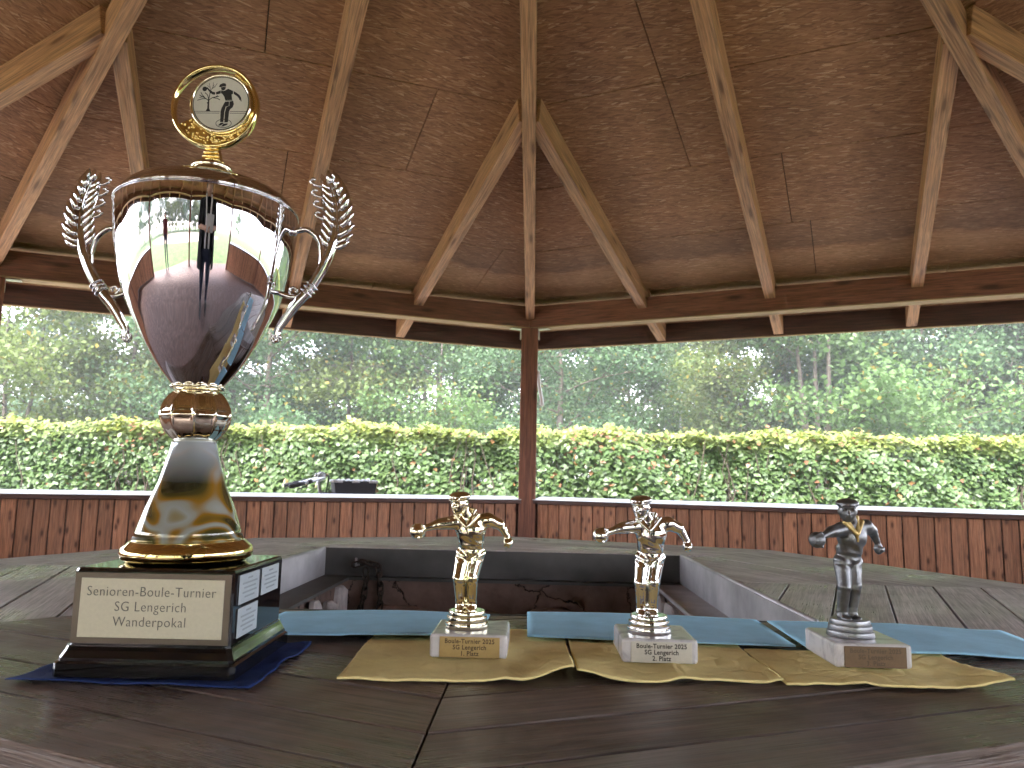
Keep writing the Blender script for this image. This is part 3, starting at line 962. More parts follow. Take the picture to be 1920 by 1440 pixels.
# flaking plaster slabs left on the masonry
def slab(cx, cz, w, h, seed, M, mat='plaster'):
    r = random.Random(seed)
    pts = []
    for i in range(9):
        a = 2 * pi * i / 9
        rr = r.uniform(0.72, 1.12)
        pts.append((max(-w, min(w, w * 1.3 * cos(a) * rr)), max(-h, min(h, h * 1.3 * sin(a) * rr))))
    MB().prism(pts, 0, 0.011, ch=0.003).build('plaster_slab', mat, pit, mw=M @ Matrix.Translation((cx, cz, r.uniform(0, 0.003))) @ Matrix.Rotation(r.uniform(-0.12, 0.12), 4, 'Y'))
ML = Matrix((Vector((0, 1, 0)), Vector((0, 0, 1)), Vector((1, 0, 0)))).transposed().to_4x4()
ML.translation = Vector((ix0 - 0.011, 0, zl))
for i, (c_, z_, w_, h_) in enumerate(((0.355, -0.075, 0.036, 0.062), (0.272, -0.085, 0.03, 0.055), (0.18, -0.07, 0.05, 0.058), (0.07, -0.08, 0.05, 0.06), (-0.06, -0.07, 0.06, 0.055))):
    slab(c_, z_, w_, h_, 20 + i, ML)
MR = Matrix((Vector((0, -1, 0)), Vector((0, 0, 1)), Vector((-1, 0, 0)))).transposed().to_4x4()
MR.translation = Vector((ix1 + 0.011, 0, zl))
for i, (c_, z_, w_, h_) in enumerate(((-0.33, -0.075, 0.05, 0.062), (-0.21, -0.08, 0.055, 0.066), (-0.08, -0.08, 0.06, 0.066), (0.06, -0.08, 0.06, 0.066))):
    slab(c_, z_, w_, h_, 40 + i, MR)
MF = Matrix((Vector((1, 0, 0)), Vector((0, 0, 1)), Vector((0, -1, 0)))).transposed().to_4x4()
MF.translation = Vector((0, iy1 + 0.006, zl))
for i, (c_, z_, w_, h_) in enumerate(((-0.20, -0.105, 0.075, 0.05), (-0.05, -0.11, 0.07, 0.05), (0.10, -0.105, 0.075, 0.055), (0.24, -0.11, 0.06, 0.05))):
    slab(c_, z_, w_, h_, 60 + i, MF, 'masonry')

# rusty chain over a hook on the far plate
chain = tag(empty('chain', (x0 + 0.075, y1 - 0.02, zt - 0.03)), 'rusty chain hung over a hook in the corner of the fire pit', 'chain')
hk = MB().tube([(0, 0.016, -0.004), (0, 0.004, -0.006), (-0.001, -0.004, -0.004), (-0.001, -0.005, 0.012)], 0.0026, 8)
hk.build('hook', 'steel', chain)
link_me = MB().tube([(0.0062 * cos(a) * (1 if abs(cos(a)) > 0.2 else 1), 0, 0.0075 * (1 if sin(a) > 0 else -1) * (sin(a) > 0 or sin(a) < 0) + 0.0062 * sin(a)) for a in np.linspace(0.001, 2 * pi + 0.001, 14, endpoint=False)], 0.0021, 6, closed=True).mesh('link', 'rust')
path = []
for i in range(6): path.append((0.002 + 0.009 * i, -0.006, -0.003 - 0.004 * i if i < 3 else -0.011 + 0.002 * (i - 3)))
strandA = [(0.048 + 0.006 * sin(i * 0.5), -0.008 - 0.001 * i, -0.012 - 0.0185 * i) for i in range(9)]
strandB = [(0.018 + 0.005 * sin(i * 0.7 + 1), -0.012 - 0.001 * i, -0.020 - 0.0185 * i) for i in range(9)]
top = [(0.004 + 0.016 * i, -0.007, 0.004 - 0.004 * abs(i - 1)) for i in range(3)]
for name_, pts in (('t', top), ('a', strandA), ('b', strandB)):
    for i, p in enumerate(pts):
        nxt = Vector(pts[i + 1]) - Vector(p) if i + 1 < len(pts) else Vector(p) - Vector(pts[i - 1])
        M = frame(nxt.cross(Vector((0, 1, 0.1))), nxt, p) @ Matrix.Rotation(pi / 2 * (i % 2) + 0.3, 4, 'Z')
        link('link', link_me, chain, mw=M)

# ================================================================== THE BIG CHALLENGE CUP
CX, CY = -0.2130, -0.5900
cup = tag(empty('trophy_cup', (CX, CY, ZT + 0.0032), rz=radians(1.5)), 'tall silver challenge cup with laurel handles on a black block, boule medallion on top', 'trophy')
def base_prof():
    return [(0.0640, 0.0), (0.0640, 0.0092), (0.0622, 0.0105), (0.0618, 0.0125), (0.0595, 0.0172), (0.0586, 0.0200), (0.0586, 0.0208)]
def square_loft(prof, cxy=(0, 0), rr=0.003):
    vs, fs = [], []
    for h, z in prof:
        for (sx, sy) in ((1, 1), (-1, 1), (-1, -1), (1, -1)):
            for (a, b) in (((0, -1), (-1, 0)) if sx * sy > 0 else ((-1, 0), (0, -1))):
                vs.append((cxy[0] + sx * (h + a * rr), cxy[1] + sy * (h + b * rr), z))
    m = len(prof)
    for j in range(m - 1):
        for i in range(8):
            a, b = j * 8 + i, j * 8 + (i + 1) % 8
            fs.append((a, b, b + 8, a + 8))
    fs.append(tuple(range(7, -1, -1))); fs.append(tuple((m - 1) * 8 + i for i in range(8)))
    return MB().add(vs, fs)
square_loft(base_prof(), (0.0, 0.0)).build('plinth_foot', 'black', cup)
blk = square_loft([(0.0574, 0.0210), (0.0576, 0.0715), (0.0568, 0.0735), (0.0550, 0.0742)]).build('plinth', 'black', cup)
fy = -0.0576
MF_ = Matrix((Vector((1, 0, 0)), Vector((0, 0, 1)), Vector((0, -1, 0)))).transposed().to_4x4()
def onface(x, z, dy): return Matrix.Translation((x, fy - dy, z)) @ MF_
MB().cbox((-0.0560, -0.0245, 0), (0.0560, 0.0245, 0.0009), 0.0003).build('back_plate', 'bronzeplate', cup, mw=onface(0.0005, 0.0466, 0.0002))
pl = MB().cbox((-0.0512, -0.0205, 0), (0.0512, 0.0205, 0.0008), 0.0003).build('name_plate', 'creamplate', cup, mw=onface(0.0008, 0.0468, 0.0012))
for i, s_ in enumerate(('Senioren-Boule-Turnier', 'SG Lengerich', 'Wanderpokal')):
    text_mesh('lettering', s_, 0.0098, 'softink', pl, Matrix.Translation((-0.0005, 0.0112 - 0.0104 * i, 0.0009)), xs=0.90, space=1.08, off=-0.00012)
# three small silver plates with rows of fine print on the right side of the plinth
MS_ = Matrix((Vector((0, 1, 0)), Vector((0, 0, 1)), Vector((1, 0, 0)))).transposed().to_4x4()
for (yc_, zc_, w_, h_) in ((-0.026, 0.0588, 0.021, 0.0105), (0.0225, 0.0588, 0.021, 0.0105), (-0.026, 0.0352, 0.021, 0.0105)):
    sp_ = MB().cbox((-w_, -h_, 0), (w_, h_, 0.0008), 0.0003).build('side_plate', 'greyplate', cup, mw=Matrix.Translation((0.0578, yc_, zc_)) @ MS_)
    tx = MB()
    for r_ in range(5):
        ln = (0.25, 0.75, 0.6, 0.72, 0.5)[r_] * w_
        tx.box((-ln, 0.0065 - 0.0033 * r_, 0.0009), (ln, 0.0078 - 0.0033 * r_, 0.00105))
    tx.build('fine_print', 'greyink', sp_)

# everything above the plinth leans a hair to the left
LEAN = Matrix.Translation((-0.0012, 0, 0.0744)) @ Matrix.Rotation(radians(-0.7), 4, 'Y') @ Matrix.Diagonal((0.958, 0.958, 0.961, 1)) @ Matrix.Translation((0, 0, -0.0757))
def cl(zoff=0.0): return LEAN
ring = [(0.040, 0.0757), (0.046, 0.0757), (0.0475, 0.0775), (0.0505, 0.0790), (0.0515, 0.0830), (0.0505, 0.0872), (0.0475, 0.0895), (0.0455, 0.0915), (0.0440, 0.0925)]
MB().lathe(ring, 72).build('foot_ring', 'gold', cup, mw=cl())
cone = [(0.0437, 0.0926), (0.0405, 0.1010), (0.0355, 0.1165), (0.0305, 0.1290), (0.0262, 0.1400), (0.0225, 0.1530), (0.0195, 0.1640), (0.0180, 0.1715), (0.0178, 0.1735)]
MB().lathe(cone, 72).build('stem_cone', 'swirl', cup, mw=cl())
bp = []
for i in range(21):
    a = -1.02 + 2.04 * i / 20
    bp.append((0.0275 * cos(a) ** 0.9, 0.1955 + 0.0262 * sin(a)))
def groove(a, z):
    seg = abs(((a * 10 / (2 * pi)) % 1) - 0.5) * 2
    eq = max(0, 1 - abs(z - 0.1945) / 0.0016)
    end = max(0, 1 - abs(z - 0.1955) / 0.024)
    g = 0.95 + 0.11 * seg ** 4.0 * (end ** 0.5)
    return g if eq <= 0 else max(g, 1.0 + 0.03 * eq)
bfine = []
for i in range(41):
    a = -1.0 + 2.0 * i / 40
    bfine.append((0.0278 * cos(a) ** 0.85, 0.1955 + 0.0258 * sin(a)))
MB().lathe(bfine, 240, rfun=groove).build('knop_ball', 'smokegold', cup, mw=cl())
col_ = MB()
for i in range(12):
    a = 2 * pi * i / 12
    M = Matrix.Rotation(a, 4, 'Z') @ Matrix.Translation((0.0190, 0, 0.2195))
    col_.ellipsoid((0, 0, 0), (0.0032, 0.0048, 0.0024), M)
col_.lathe([(0.014, 0.2165), (0.0195, 0.2175), (0.0195, 0.2205), (0.014, 0.222)], 48)
col_.build('leaf_collar', 'palegold', cup, mw=cl())
bowl_pts = [(0.0185, 0.2185), (0.0208, 0.2213), (0.0331, 0.2371), (0.0441, 0.2551), (0.0537, 0.2745), (0.0592, 0.2865), (0.0638, 0.2985), (0.0689, 0.3182), (0.0727, 0.3379), (0.0744, 0.3530), (0.0751, 0.3640), (0.0752, 0.3732)]
def smooth_prof(p, n=6):
    out = []
    for i in range(len(p) - 1):
        p0 = np.array(p[max(0, i - 1)]); p1 = np.array(p[i]); p2 = np.array(p[i + 1]); p3 = np.array(p[min(len(p) - 1, i + 2)])
        for j in range(n):
            t_ = j / n
            out.append(tuple(0.5 * ((2 * p1) + (-p0 + p2) * t_ + (2 * p0 - 5 * p1 + 4 * p2 - p3) * t_ ** 2 + (-p0 + 3 * p1 - 3 * p2 + p3) * t_ ** 3)))
    out.append(p[-1])
    return out
MB().lathe(smooth_prof(bowl_pts), 128).build('bowl', 'chrome', cup, mw=cl())
MB().lathe([(0.070, 0.3733), (0.0753, 0.3733), (0.0760, 0.3739), (0.0761, 0.3745), (0.0757, 0.3751), (0.070, 0.3756)], 128).build('rim', 'chrome', cup, mw=cl())
lidp = [(0.0745, 0.3757), (0.0738, 0.3785), (0.0715, 0.3822), (0.0665, 0.3872), (0.0590, 0.3918), (0.0470, 0.3958), (0.0320, 0.3988), (0.0180, 0.4002), (0.0, 0.4006)]
MB().lathe(smooth_prof(lidp, 4), 96).build('lid', 'chrome', cup, mw=cl())
# medallion holder
hold = MB().lathe([(0.0090, 0.3998), (0.0092, 0.4075), (0.0160, 0.4105), (0.0176, 0.4128), (0.0172, 0.4155), (0.0120, 0.4178), (0.0080, 0.4192), (0.0075, 0.4205), (0.0, 0.4206)], 48)
hold.build('finial_foot', 'palegold', cup, mw=cl())
nk = MB()
nk.add([(-0.0085, -0.004, 0.4185), (0.0085, -0.004, 0.4185), (0.0055, -0.003, 0.4345), (-0.0055, -0.003, 0.4345), (-0.0085, 0.004, 0.4185), (0.0085, 0.004, 0.4185), (0.0055, 0.003, 0.4345), (-0.0055, 0.003, 0.4345)],
       [(0, 1, 2, 3), (7, 6, 5, 4), (0, 4, 5, 1), (1, 5, 6, 2), (2, 6, 7, 3), (3, 7, 4, 0)])
for i in range(4):
    nk.tube([(-0.0078 + i * 0.0008, -0.0045, 0.4205 + i * 0.0035), (0.0078 - i * 0.0008, -0.0045, 0.4205 + i * 0.0035)], 0.0009, 6)
nk.build('finial_neck', 'gold', cup, mw=cl())
MC = Vector((0.0, 0.0, 0.4715))
tor = MB()
RO = 0.0390
prof = [(-0.0032, -0.0030), (-0.0022, -0.0044), (-0.0004, -0.0040), (0.0, -0.0030), (0.0, 0.0030), (-0.0004, 0.0040), (-0.0022, 0.0044), (-0.0032, 0.0030)]
vs, fs = [], []
nn = 96
for i in range(nn):
    a = 2 * pi * i / nn
    for dr, dy in prof:
        r = RO + dr
        vs.append((r * cos(a), dy, r * sin(a)))
m_ = len(prof)
for i in range(nn):
    for j in range(m_):
        a, b = i * m_ + j, i * m_ + (j + 1) % m_
        c_, d_ = ((i + 1) % nn) * m_ + (j + 1) % m_, ((i + 1) % nn) * m_ + j
        fs.append((a, d_, c_, b))
tor.add(vs, fs, True)
med = tor.build('medallion_ring', 'gold', cup, mw=cl() @ Matrix.Translation(MC))
DC = Vector((0.0066, 0, 0.0012)); DR = 0.0262
# crescent web between ring and disc, studded
web = MB()
nn = 64
a0, a1 = radians(-152), radians(62)
vs = []
for i in range(nn + 1):
    a = a0 + (a1 - a0) * i / nn
    po = Vector((0.0355 * cos(a), 0, 0.0355 * sin(a)))
    dirv = (po - DC).normalized()
    pi_ = DC + dirv * (DR + 0.001)
    for y_ in (-0.0018, 0.0018):
        vs.append((po.x, y_, po.z)); vs.append((pi_.x, y_, pi_.z))
fs = []
for i in range(nn):
    b = i * 4
    fs += [(b, b + 1, b + 5, b + 4), (b + 2, b + 6, b + 7, b + 3), (b, b + 4, b + 6, b + 2), (b + 1, b + 3, b + 7, b + 5)]
web.add(vs, fs)
r_ = random.Random(3)
for i in range(150):
    a = r_.uniform(a0, a1); rad_ = r_.uniform(DR + 0.002, 0.0345)
    po = Vector((0.0355 * cos(a), 0, 0.0355 * sin(a))); dirv = (po - DC); L_ = dirv.length; dirv.normalize()
    if L_ < DR + 0.0035: continue
    p_ = DC + dirv * r_.uniform(DR + 0.002, L_ - 0.0008)
    web.ellipsoid((p_.x, -0.0020, p_.z), (0.0008, 0.0009, 0.0008), nu=7, nv=5)
web.build('studded_web', 'gold', med)
MD = Matrix.Translation((DC.x, -0.0045, DC.z)) @ MF_
rimm = MB().lathe([(DR - 0.0012, 0.0), (DR + 0.0012, 0.0), (DR + 0.0012, 0.0028), (DR, 0.0036), (DR - 0.0012, 0.0026), (DR - 0.0012, 0.0)], 72, M=Matrix.Translation((0, 0, -0.0016)))
rimm.build('disc_rim', 'palegold', med, mw=MD)
disc = MB().lathe([(0.0, -0.0035), (DR - 0.0013, -0.0035), (DR - 0.0013, 0.0006), (0.0, 0.0006)], 72, smooth=False).build('disc', 'disc', med, mw=MD)
# printed boule player and bare tree: flat print
pr = MB()
def dp(x, y): return ((x - 750) / 345 * (DR - 0.0013), (590 - y) / 325 * (DR - 0.0013))
def flat(pts, z=0.0007, conv=True):
    P = [dp(*p) for p in pts]
    if area(P) < 0: P = P[::-1]
    pr.add([(x, y, z) for x, y in P], [tuple(range(len(P)))])
def stroke(pts, w, z=0.0007):
    P = [Vector((*dp(*p), 0)) for p in pts]
    w = w / 345 * DR
    for a, b in zip(P[:-1], P[1:]):
        d = (b - a); 
        if d.length < 1e-7: continue
        d.normalize(); nn_ = Vector((-d.y, d.x, 0)) * w / 2
        pr.add([tuple(a - nn_ + Vector((0, 0, z))), tuple(b - nn_ + Vector((0, 0, z))), tuple(b + nn_ + Vector((0, 0, z))), tuple(a + nn_ + Vector((0, 0, z)))], [(0, 1, 2, 3)])
def ring_(cx, cy, rx, ry, w, a0=0, a1=2 * pi):
    stroke([(cx + rx * cos(a), cy + ry * sin(a)) for a in np.linspace(a0, a1, 48)], w)
flat([(713, 388), (725, 360), (760, 343), (790, 345), (803, 365), (798, 384), (765, 384), (735, 394)])
flat([(738, 396), (765, 389), (800, 388), (795, 415), (780, 430), (762, 434), (745, 422)])
flat([(742, 430), (762, 438), (785, 437), (830, 412), (890, 438), (893, 472), (876, 482), (886, 545), (800, 550), (788, 512), (762, 476), (745, 468)])
flat([(680, 455), (738, 432), (742, 470), (686, 484)])
flat([(662, 486), (640, 482), (610, 462), (582, 430), (560, 402), (572, 394), (602, 424), (640, 450), (672, 456), (674, 482)])
pr.add([(dp(540 + 29 * cos(a), 415 + 29 * sin(a))[0], dp(540 + 29 * cos(a), 415 + 29 * sin(a))[1], 0.0007) for a in np.linspace(2 * pi, 0, 20, endpoint=False)], [tuple(range(20))])
flat([(898, 440), (938, 462), (975, 490), (995, 520), (1004, 568), (994, 566), (986, 546), (977, 550), (970, 530), (945, 502), (902, 476)])
flat([(800, 572), (850, 568), (850, 622), (812, 632), (800, 690), (795, 820), (755, 820), (752, 690), (762, 650), (785, 600)])
flat([(856, 568), (900, 560), (911, 600), (897, 640), (870, 662), (857, 690), (851, 822), (806, 826), (807, 700), (822, 636), (856, 622)])
flat([(735, 856), (762, 829), (798, 826), (795, 842), (762, 862), (738, 864)])
flat([(772, 868), (800, 840), (850, 835), (846, 852), (800, 872), (776, 874)])
stroke([(805, 553), (890, 549)], 6); stroke([(803, 562), (895, 556)], 4)
ring_(798, 836, 95, 50, 7)
for seg in (((428, 690), (742, 690)), ((866, 690), (1070, 690)), ((434, 711), (738, 711)), ((864, 711), (1066, 711))): stroke(seg, 6)
flat([(566, 690), (585, 655), (586, 600), (574, 580), (588, 578), (588, 540), (606, 540), (606, 600), (609, 655), (628, 690)])
for seg in (((597, 560), (560, 532), (478, 490)), ((560, 534), (510, 538), (456, 556)), ((545, 520), (515, 490), (495, 458)), ((600, 550), (640, 522), (722, 505)),
            ((645, 522), (700, 530), (738, 550)), ((598, 545), (605, 490), (612, 440)), ((596, 540), (580, 490), (545, 460)), ((520, 512), (480, 520)), ((680, 514), (705, 495)), ((610, 470), (628, 440))): stroke(seg, 9)
for seg in (((612, 440), (604, 390), (590, 345)), ((612, 440), (640, 390), (642, 335)), ((625, 420), (668, 380), (690, 345)), ((606, 400), (570, 372)), ((640, 392), (672, 392)), ((630, 405), (655, 360))): stroke(seg, 5)
ring_(750, 590, 341, 321, 9)
pr.build('boule_print', 'discink', disc)

# laurel handles
def handle(sx):
    h = MB()
    S = lambda x, z, y=0.0: (sx * x, y, z)
    def crv(pts, n=6):
        return [tuple(p) for p in smooth_prof([np.array(q) for q in pts], n)]
    main = crv([S(0.0665, 0.2615), S(0.0655, 0.2685), S(0.0705, 0.2775), S(0.079, 0.2905), S(0.0905, 0.3045), S(0.1015, 0.3235), S(0.1095, 0.3450), S(0.1115, 0.3600)])
    n = len(main)
    h.tube(main, [0.0026 + 0.0022 * min(1, i / n * 2.2) - 0.0012 * max(0, i / n - 0.75) * 4 for i in range(n)], 10, flat=0.8)
    h.tube(crv([S(0.0665, 0.2615), S(0.0640, 0.2600), S(0.0615, 0.2620), S(0.0625, 0.2650)]), 0.0022, 8)
    for i in range(4): h.ellipsoid(S(0.0625 + 0.0018 * i, 0.2605 + 0.0012 * i - 0.001), (0.0014, 0.003, 0.0022), nu=8, nv=6)
    h.tube(crv([S(0.1000, 0.3210), S(0.1010, 0.3360), S(0.0975, 0.3500), S(0.0880, 0.3585), S(0.0790, 0.3578), S(0.0725, 0.3565)]), 0.0026, 10)
    h.ellipsoid(S(0.0760, 0.3570), (0.0032, 0.0032, 0.0042)); h.ellipsoid(S(0.0725, 0.3595), (0.0022, 0.0028, 0.0022))
    # knuckle and scroll to the bowl
    for q in (0.0035, -0.0005, -0.0045):
        M = frame((sx * 0.62, 0, 0.78), (0, 1, 0), S(0.0915 + q * 0.62, 0.3058 + q * 0.78))
        h.ellipsoid((0, 0, 0), (0.0017, 0.0066, 0.0062), M)
    h.tube(crv([S(0.0900, 0.3040), S(0.0840, 0.2995), S(0.0770, 0.2985), S(0.0690, 0.3005), S(0.0620, 0.3030)]), 0.0022, 8)
    h.tube(crv([S(0.0780, 0.2985), S(0.0745, 0.3035), S(0.0770, 0.3070), S(0.0805, 0.3050), S(0.0790, 0.3030)]), 0.0015, 7)
    hm = h.build('handle', 'chrome', cup, mw=cl())
    fr = MB()
    stem = crv([S(0.1085, 0.3420), S(0.1125, 0.3560), S(0.1130, 0.3720), S(0.1105, 0.3880), S(0.1060, 0.4020)], 8)
    fr.tube(stem, [0.0022 * (1 - 0.55 * i / len(stem)) for i in range(len(stem))], 8)
    def leaflet(p, d, L, w):
        p = Vector(p); d = Vector(d).normalized()
        side = Vector((0, 1, 0))
        nrm = d.cross(side)
        vs, fs = [], []
        K = 7
        for i in range(K + 1):
            t_ = i / K
            ww = w * (sin(pi * min(1, t_ * 0.92 + 0.08)) ** 0.8) + 0.0002
            c_ = p + d * L * t_ + Vector((0, 0, 1)) * (0.0022 * t_ * t_)
            for j in range(8):
                a = 2 * pi * j / 8
                vs.append(tuple(c_ + nrm * ww * cos(a) + side * ww * 0.55 * sin(a)))
        for i in range(K):
            for j in range(8):
                a, b = i * 8 + j, i * 8 + (j + 1) % 8
                fs.append((a, b, b + 8, a + 8))
        fs.append(tuple(range(7, -1, -1))); fs.append(tuple(K * 8 + j for j in range(8)))
        fr.add(vs, fs, True)
    N_ = len(stem)
    # leaf body: a thin dished blade along the stem
    rows = []
    for i in range(N_):
        f = i / (N_ - 1)
        p = Vector(stem[i]); tn = (Vector(stem[min(N_ - 1, i + 1)]) - Vector(stem[max(0, i - 1)])).normalized()
        nrm = Vector((tn.z, 0, -tn.x)) * (1 if tn.z > 0 else -1)
        wd = 0.0128 * (sin(pi * (0.10 + 0.80 * f)) ** 0.75)
        rows.append([tuple(p + nrm * wd * q + Vector((0, -0.0022 * abs(q) + 0.0006, 0)) + tn * (0.010 * abs(q))) for q in (-1, -0.66, -0.33, 0, 0.33, 0.66, 1)])
    vs, fs = [], []
    for lay in (0, 1):
        for rw in rows:
            for (x_, y_, z_) in rw: vs.append((x_, y_ + (0.0012 if lay else 0), z_))
    nR = N_ * 7
    for i in range(N_ - 1):
        for j in range(6):
            a = i * 7 + j
            fs.append((a, a + 1, a + 8, a + 7)); fs.append((nR + a, nR + a + 7, nR + a + 8, nR + a + 1))
        for a, b in ((i * 7, (i + 1) * 7), ((i + 1) * 7 + 6, i * 7 + 6)): fs.append((a, b, nR + b, nR + a))
    fr.add(vs, fs, True)
    for q in range(9):
        i = int(1 + q * (N_ - 4) / 8.4)
        p = Vector(stem[i]); tn = (Vector(stem[i + 1]) - Vector(stem[i - 1])).normalized()
        nrm = Vector((tn.z, 0, -tn.x)) * (1 if tn.z > 0 else -1)
        L = 0.0165 * (sin(pi * (0.25 + 0.62 * q / 8)) ** 0.6)
        for s2 in (-1, 1):
            d = nrm * s2 * (0.86 - 0.045 * q) + tn * (0.66 + 0.06 * q)
            leaflet(p + nrm * s2 * 0.0034 + Vector((0, -0.0012, 0)), d, L, 0.0029)
    leaflet(Vector(stem[-1]) + Vector((0, -0.001, 0)), Vector(stem[-1]) - Vector(stem[-3]), 0.010, 0.0024)
    for q in range(4):
        z_ = 0.368 + 0.010 * q; x_ = 0.0975 - 0.0018 * q
        fr.tube(crv([S(x_ + 0.005, z_, -0.001), S(x_ - 0.001, z_ + 0.002, -0.001), S(x_ - 0.0035, z_ + 0.005, -0.001), S(x_ - 0.0015, z_ + 0.0072, -0.001), S(x_ + 0.0003, z_ + 0.0058, -0.001)], 5), 0.0013, 6)
    fr.build('laurel_frond', 'chrome', hm)
handle(-1)
handle(1)

# ================================================================== BOULE PLAYER FIGURES (mm)
def rot_to(f):
    """columns: side, forward, up for a head that looks along f"""
    f = Vector(f).normalized(); u = Vector((0, 0, 1)); s_ = f.cross(u).normalized(); u = s_.cross(f)
    return np.array([[s_.x, f.x, u.x], [s_.y, f.y, u.y], [s_.z, f.z, u.z]])

def player_meshes():
    S = SDF((-52, -32, -2), (44, 22, 104), 0.72)
    # legs in trousers, knees a little bent
    for (hx, kx, ax, ky) in ((-3.9, -6.9, -5.3, -5.0), (7.4, 4.0, 3.7, -4.0)):
        S.cap((hx, 1.0, 46), (kx, ky, 27), 6.9, 5.3, 0.8)
        S.cap((kx, ky, 27), (ax, 1.0, 6), 5.2, 4.3, 0.8)
        S.cap((ax, 1.0, 6), (ax, 0.6, 3.2), 4.6, 5.0, 0.8)
    S.ell((2.4, 1.4, 48.5), (12.2, 8.8, 7.5), 2.0)
    # shirt
    S.ell((2.4, -1.4, 57.5), (11.6, 8.4, 8.0), 2.5)
    S.ell((2.0, -5.0, 67.5), (13.4, 9.2, 11.0), 3.0)
    S.cap((-11, -8.5, 74.2), (16.5, -4.5, 76.2), 5.6, 5.6, 3.0)
    # throwing arm
    S.cap((-11.5, -8.5, 73.5), (-23.5, -12.4, 72.2), 5.7, 4.8, 2.0)
    S.cap((-22, -12.0, 72.2), (-27, -13.6, 71.4), 3.8, 3.6, 0.3)
    S.cap((-27, -13.6, 71.2), (-36.5, -16.2, 68.4), 3.6, 2.6, 1.0)
    S.ell((-38.2, -16.2, 67.0), (3.6, 3.4, 4.2), 1.4)
    # swinging arm
    S.cap((16.5, -4.5, 76.0), (25.6, -0.9, 72.4), 5.7, 4.8, 2.0)
    S.cap((25.2, -0.7, 72.4), (28.6, 0.2, 69.2), 3.8, 3.6, 0.3)
    S.cap((28.6, 0.2, 69.0), (33.4, 1.4, 60.5), 3.6, 2.5, 1.0)
    S.ell((34.0, 1.4, 57.0), (4.2, 3.6, 4.6), 1.2)
    # neck and head, turned towards the throw
    S.cap((-0.5, -7.6, 79), (-5.6, -11.0, 86), 5.4, 4.9, 1.6)
    fd = (-0.52, -0.84, -0.12)
    H = np.array((-7.4, -12.6, 89.3)); Rh = rot_to(fd)
    def hp(s_, f, u): return H + Rh @ np.array((s_, f, u))
    S.ell(H, (7.1, 8.0, 8.6), 1.2, Rh)
    S.ell(hp(0, 2.6, -5.6), (4.6, 4.4, 3.4), 1.6, Rh)               # jaw, chin
    S.cap(hp(0, 6.6, 1.2), hp(0, 8.8, -1.8), 0.9, 1.5, 0.7)           # nose
    S.cap(hp(-3.6, 6.2, 2.2), hp(3.6, 6.2, 2.2), 1.2, 1.2, 0.7)       # brow
    for q in (-1, 1):
        S.ell(hp(q * 2.7, 7.2, 0.4), (1.5, 1.2, 1.0), 0.3, Rh, cut=True)
        S.ell(hp(q * 2.7, 6.0, 0.2), (1.2, 1.0, 0.9), 0.2, Rh)
        S.ell(hp(q * 6.8, -0.6, -0.4), (1.0, 1.7, 2.4), 0.4, Rh)
    S.cap(hp(-2.0, 7.0, -4.0), hp(2.0, 7.0, -4.0), 0.75, 0.75, 0.3)   # lips
    S.cap(hp(-1.9, 7.7, -4.6), hp(1.9, 7.7, -4.6), 0.35, 0.35, 0.1, cut=True)
    # flat cap
    S.ell(hp(0, -0.6, 6.2), (9.2, 9.8, 4.0), 0.6, Rh)
    S.ell(hp(0, 6.2, 4.3), (6.2, 4.8, 1.2), 0.5, Rh)
    # shoes
    for (x_, y_) in ((-5.2, -1.0), (4.4, -1.2)):
        S.ell((x_ - 0.4, y_ - 3.0, 0.9), (3.9, 5.8, 2.3), 0.6)
    # fingers of the closed fist and folds, belt, creases
    for i in range(4):
        S.cap((31.2 + 1.7 * i, -2.0, 54.2 + 0.5 * i), (31.4 + 1.7 * i, -2.4, 57.2 + 0.5 * i), 1.05, 1.0, 0.3)
    S.cap((31.4, -1.6, 59.0), (33.4, -3.0, 56.6), 1.1, 0.9, 0.3)
    P, D = S.P, S.D
    z = P[..., 2]; x = P[..., 0]; y = P[..., 1]
    D -= 0.55 * np.exp(-((z - 54.0 + 0.08 * x) / 1.1) ** 2)                                       # belt
    D -= 0.42 * np.sin(0.62 * z + 0.5 * x + 0.8) * np.exp(-((z - 60) / 4.5) ** 2)               # shirt folds at the waist
    D -= 0.40 * np.sin(0.95 * z - 0.55 * np.abs(x - 3.5)) * np.exp(-((z - 46) / 4.0) ** 2)      # creases below the belt
    D -= 0.22 * np.sin(1.1 * z + 0.3 * x) * np.exp(-((z - 25) / 4.0) ** 2)                        # knees
    D -= 0.30 * np.sin(1.0 * z) * np.exp(-((z - 6) / 3.0) ** 2)
    D += 0.45 * np.exp(-((x - 2.8 + 0.10 * (50 - z)) / 0.8) ** 2) * (z < 46) * (y < -1)         # gap of the trouser legs
    body = S.mesh('figure', 'gold', 0.001, smooth=2)
    C = SDF((-20, -28, 56), (18, 8, 92), 0.6)
    C.cap((-8.4, -10.6, 83.0), (-1.4, -15.6, 70.5), 1.9, 1.4, 0.4)
    C.cap((-10.4, -12.4, 79.6), (-2.6, -15.4, 71.5), 1.8, 1.2, 0.8)
    C.cap((5.0, -8.0, 84.0), (-0.6, -15.8, 70.5), 1.9, 1.4, 0.4)
    C.cap((8.4, -10.4, 80.6), (0.8, -15.4, 71.5), 1.8, 1.2, 0.8)
    C.cap((-8.4, -10.6, 83.0), (-2.6, -4.8, 85.2), 1.7, 1.7, 0.6)
    C.cap((-2.6, -4.8, 85.2), (5.0, -8.0, 84.0), 1.7, 1.7, 0.6)
    C.cap((-1.0, -15.6, 70.5), (0.4, -14.4, 64.5), 1.1, 0.9, 0.4)
    collar = C.mesh('collar', 'gold', 0.001, smooth=1)
    B = SDF((-52, -28, 56), (-30, -6, 78), 0.6)
    B.ell((-41.6, -17.8, 66.0), (6.5, 6.5, 6.5), 0)
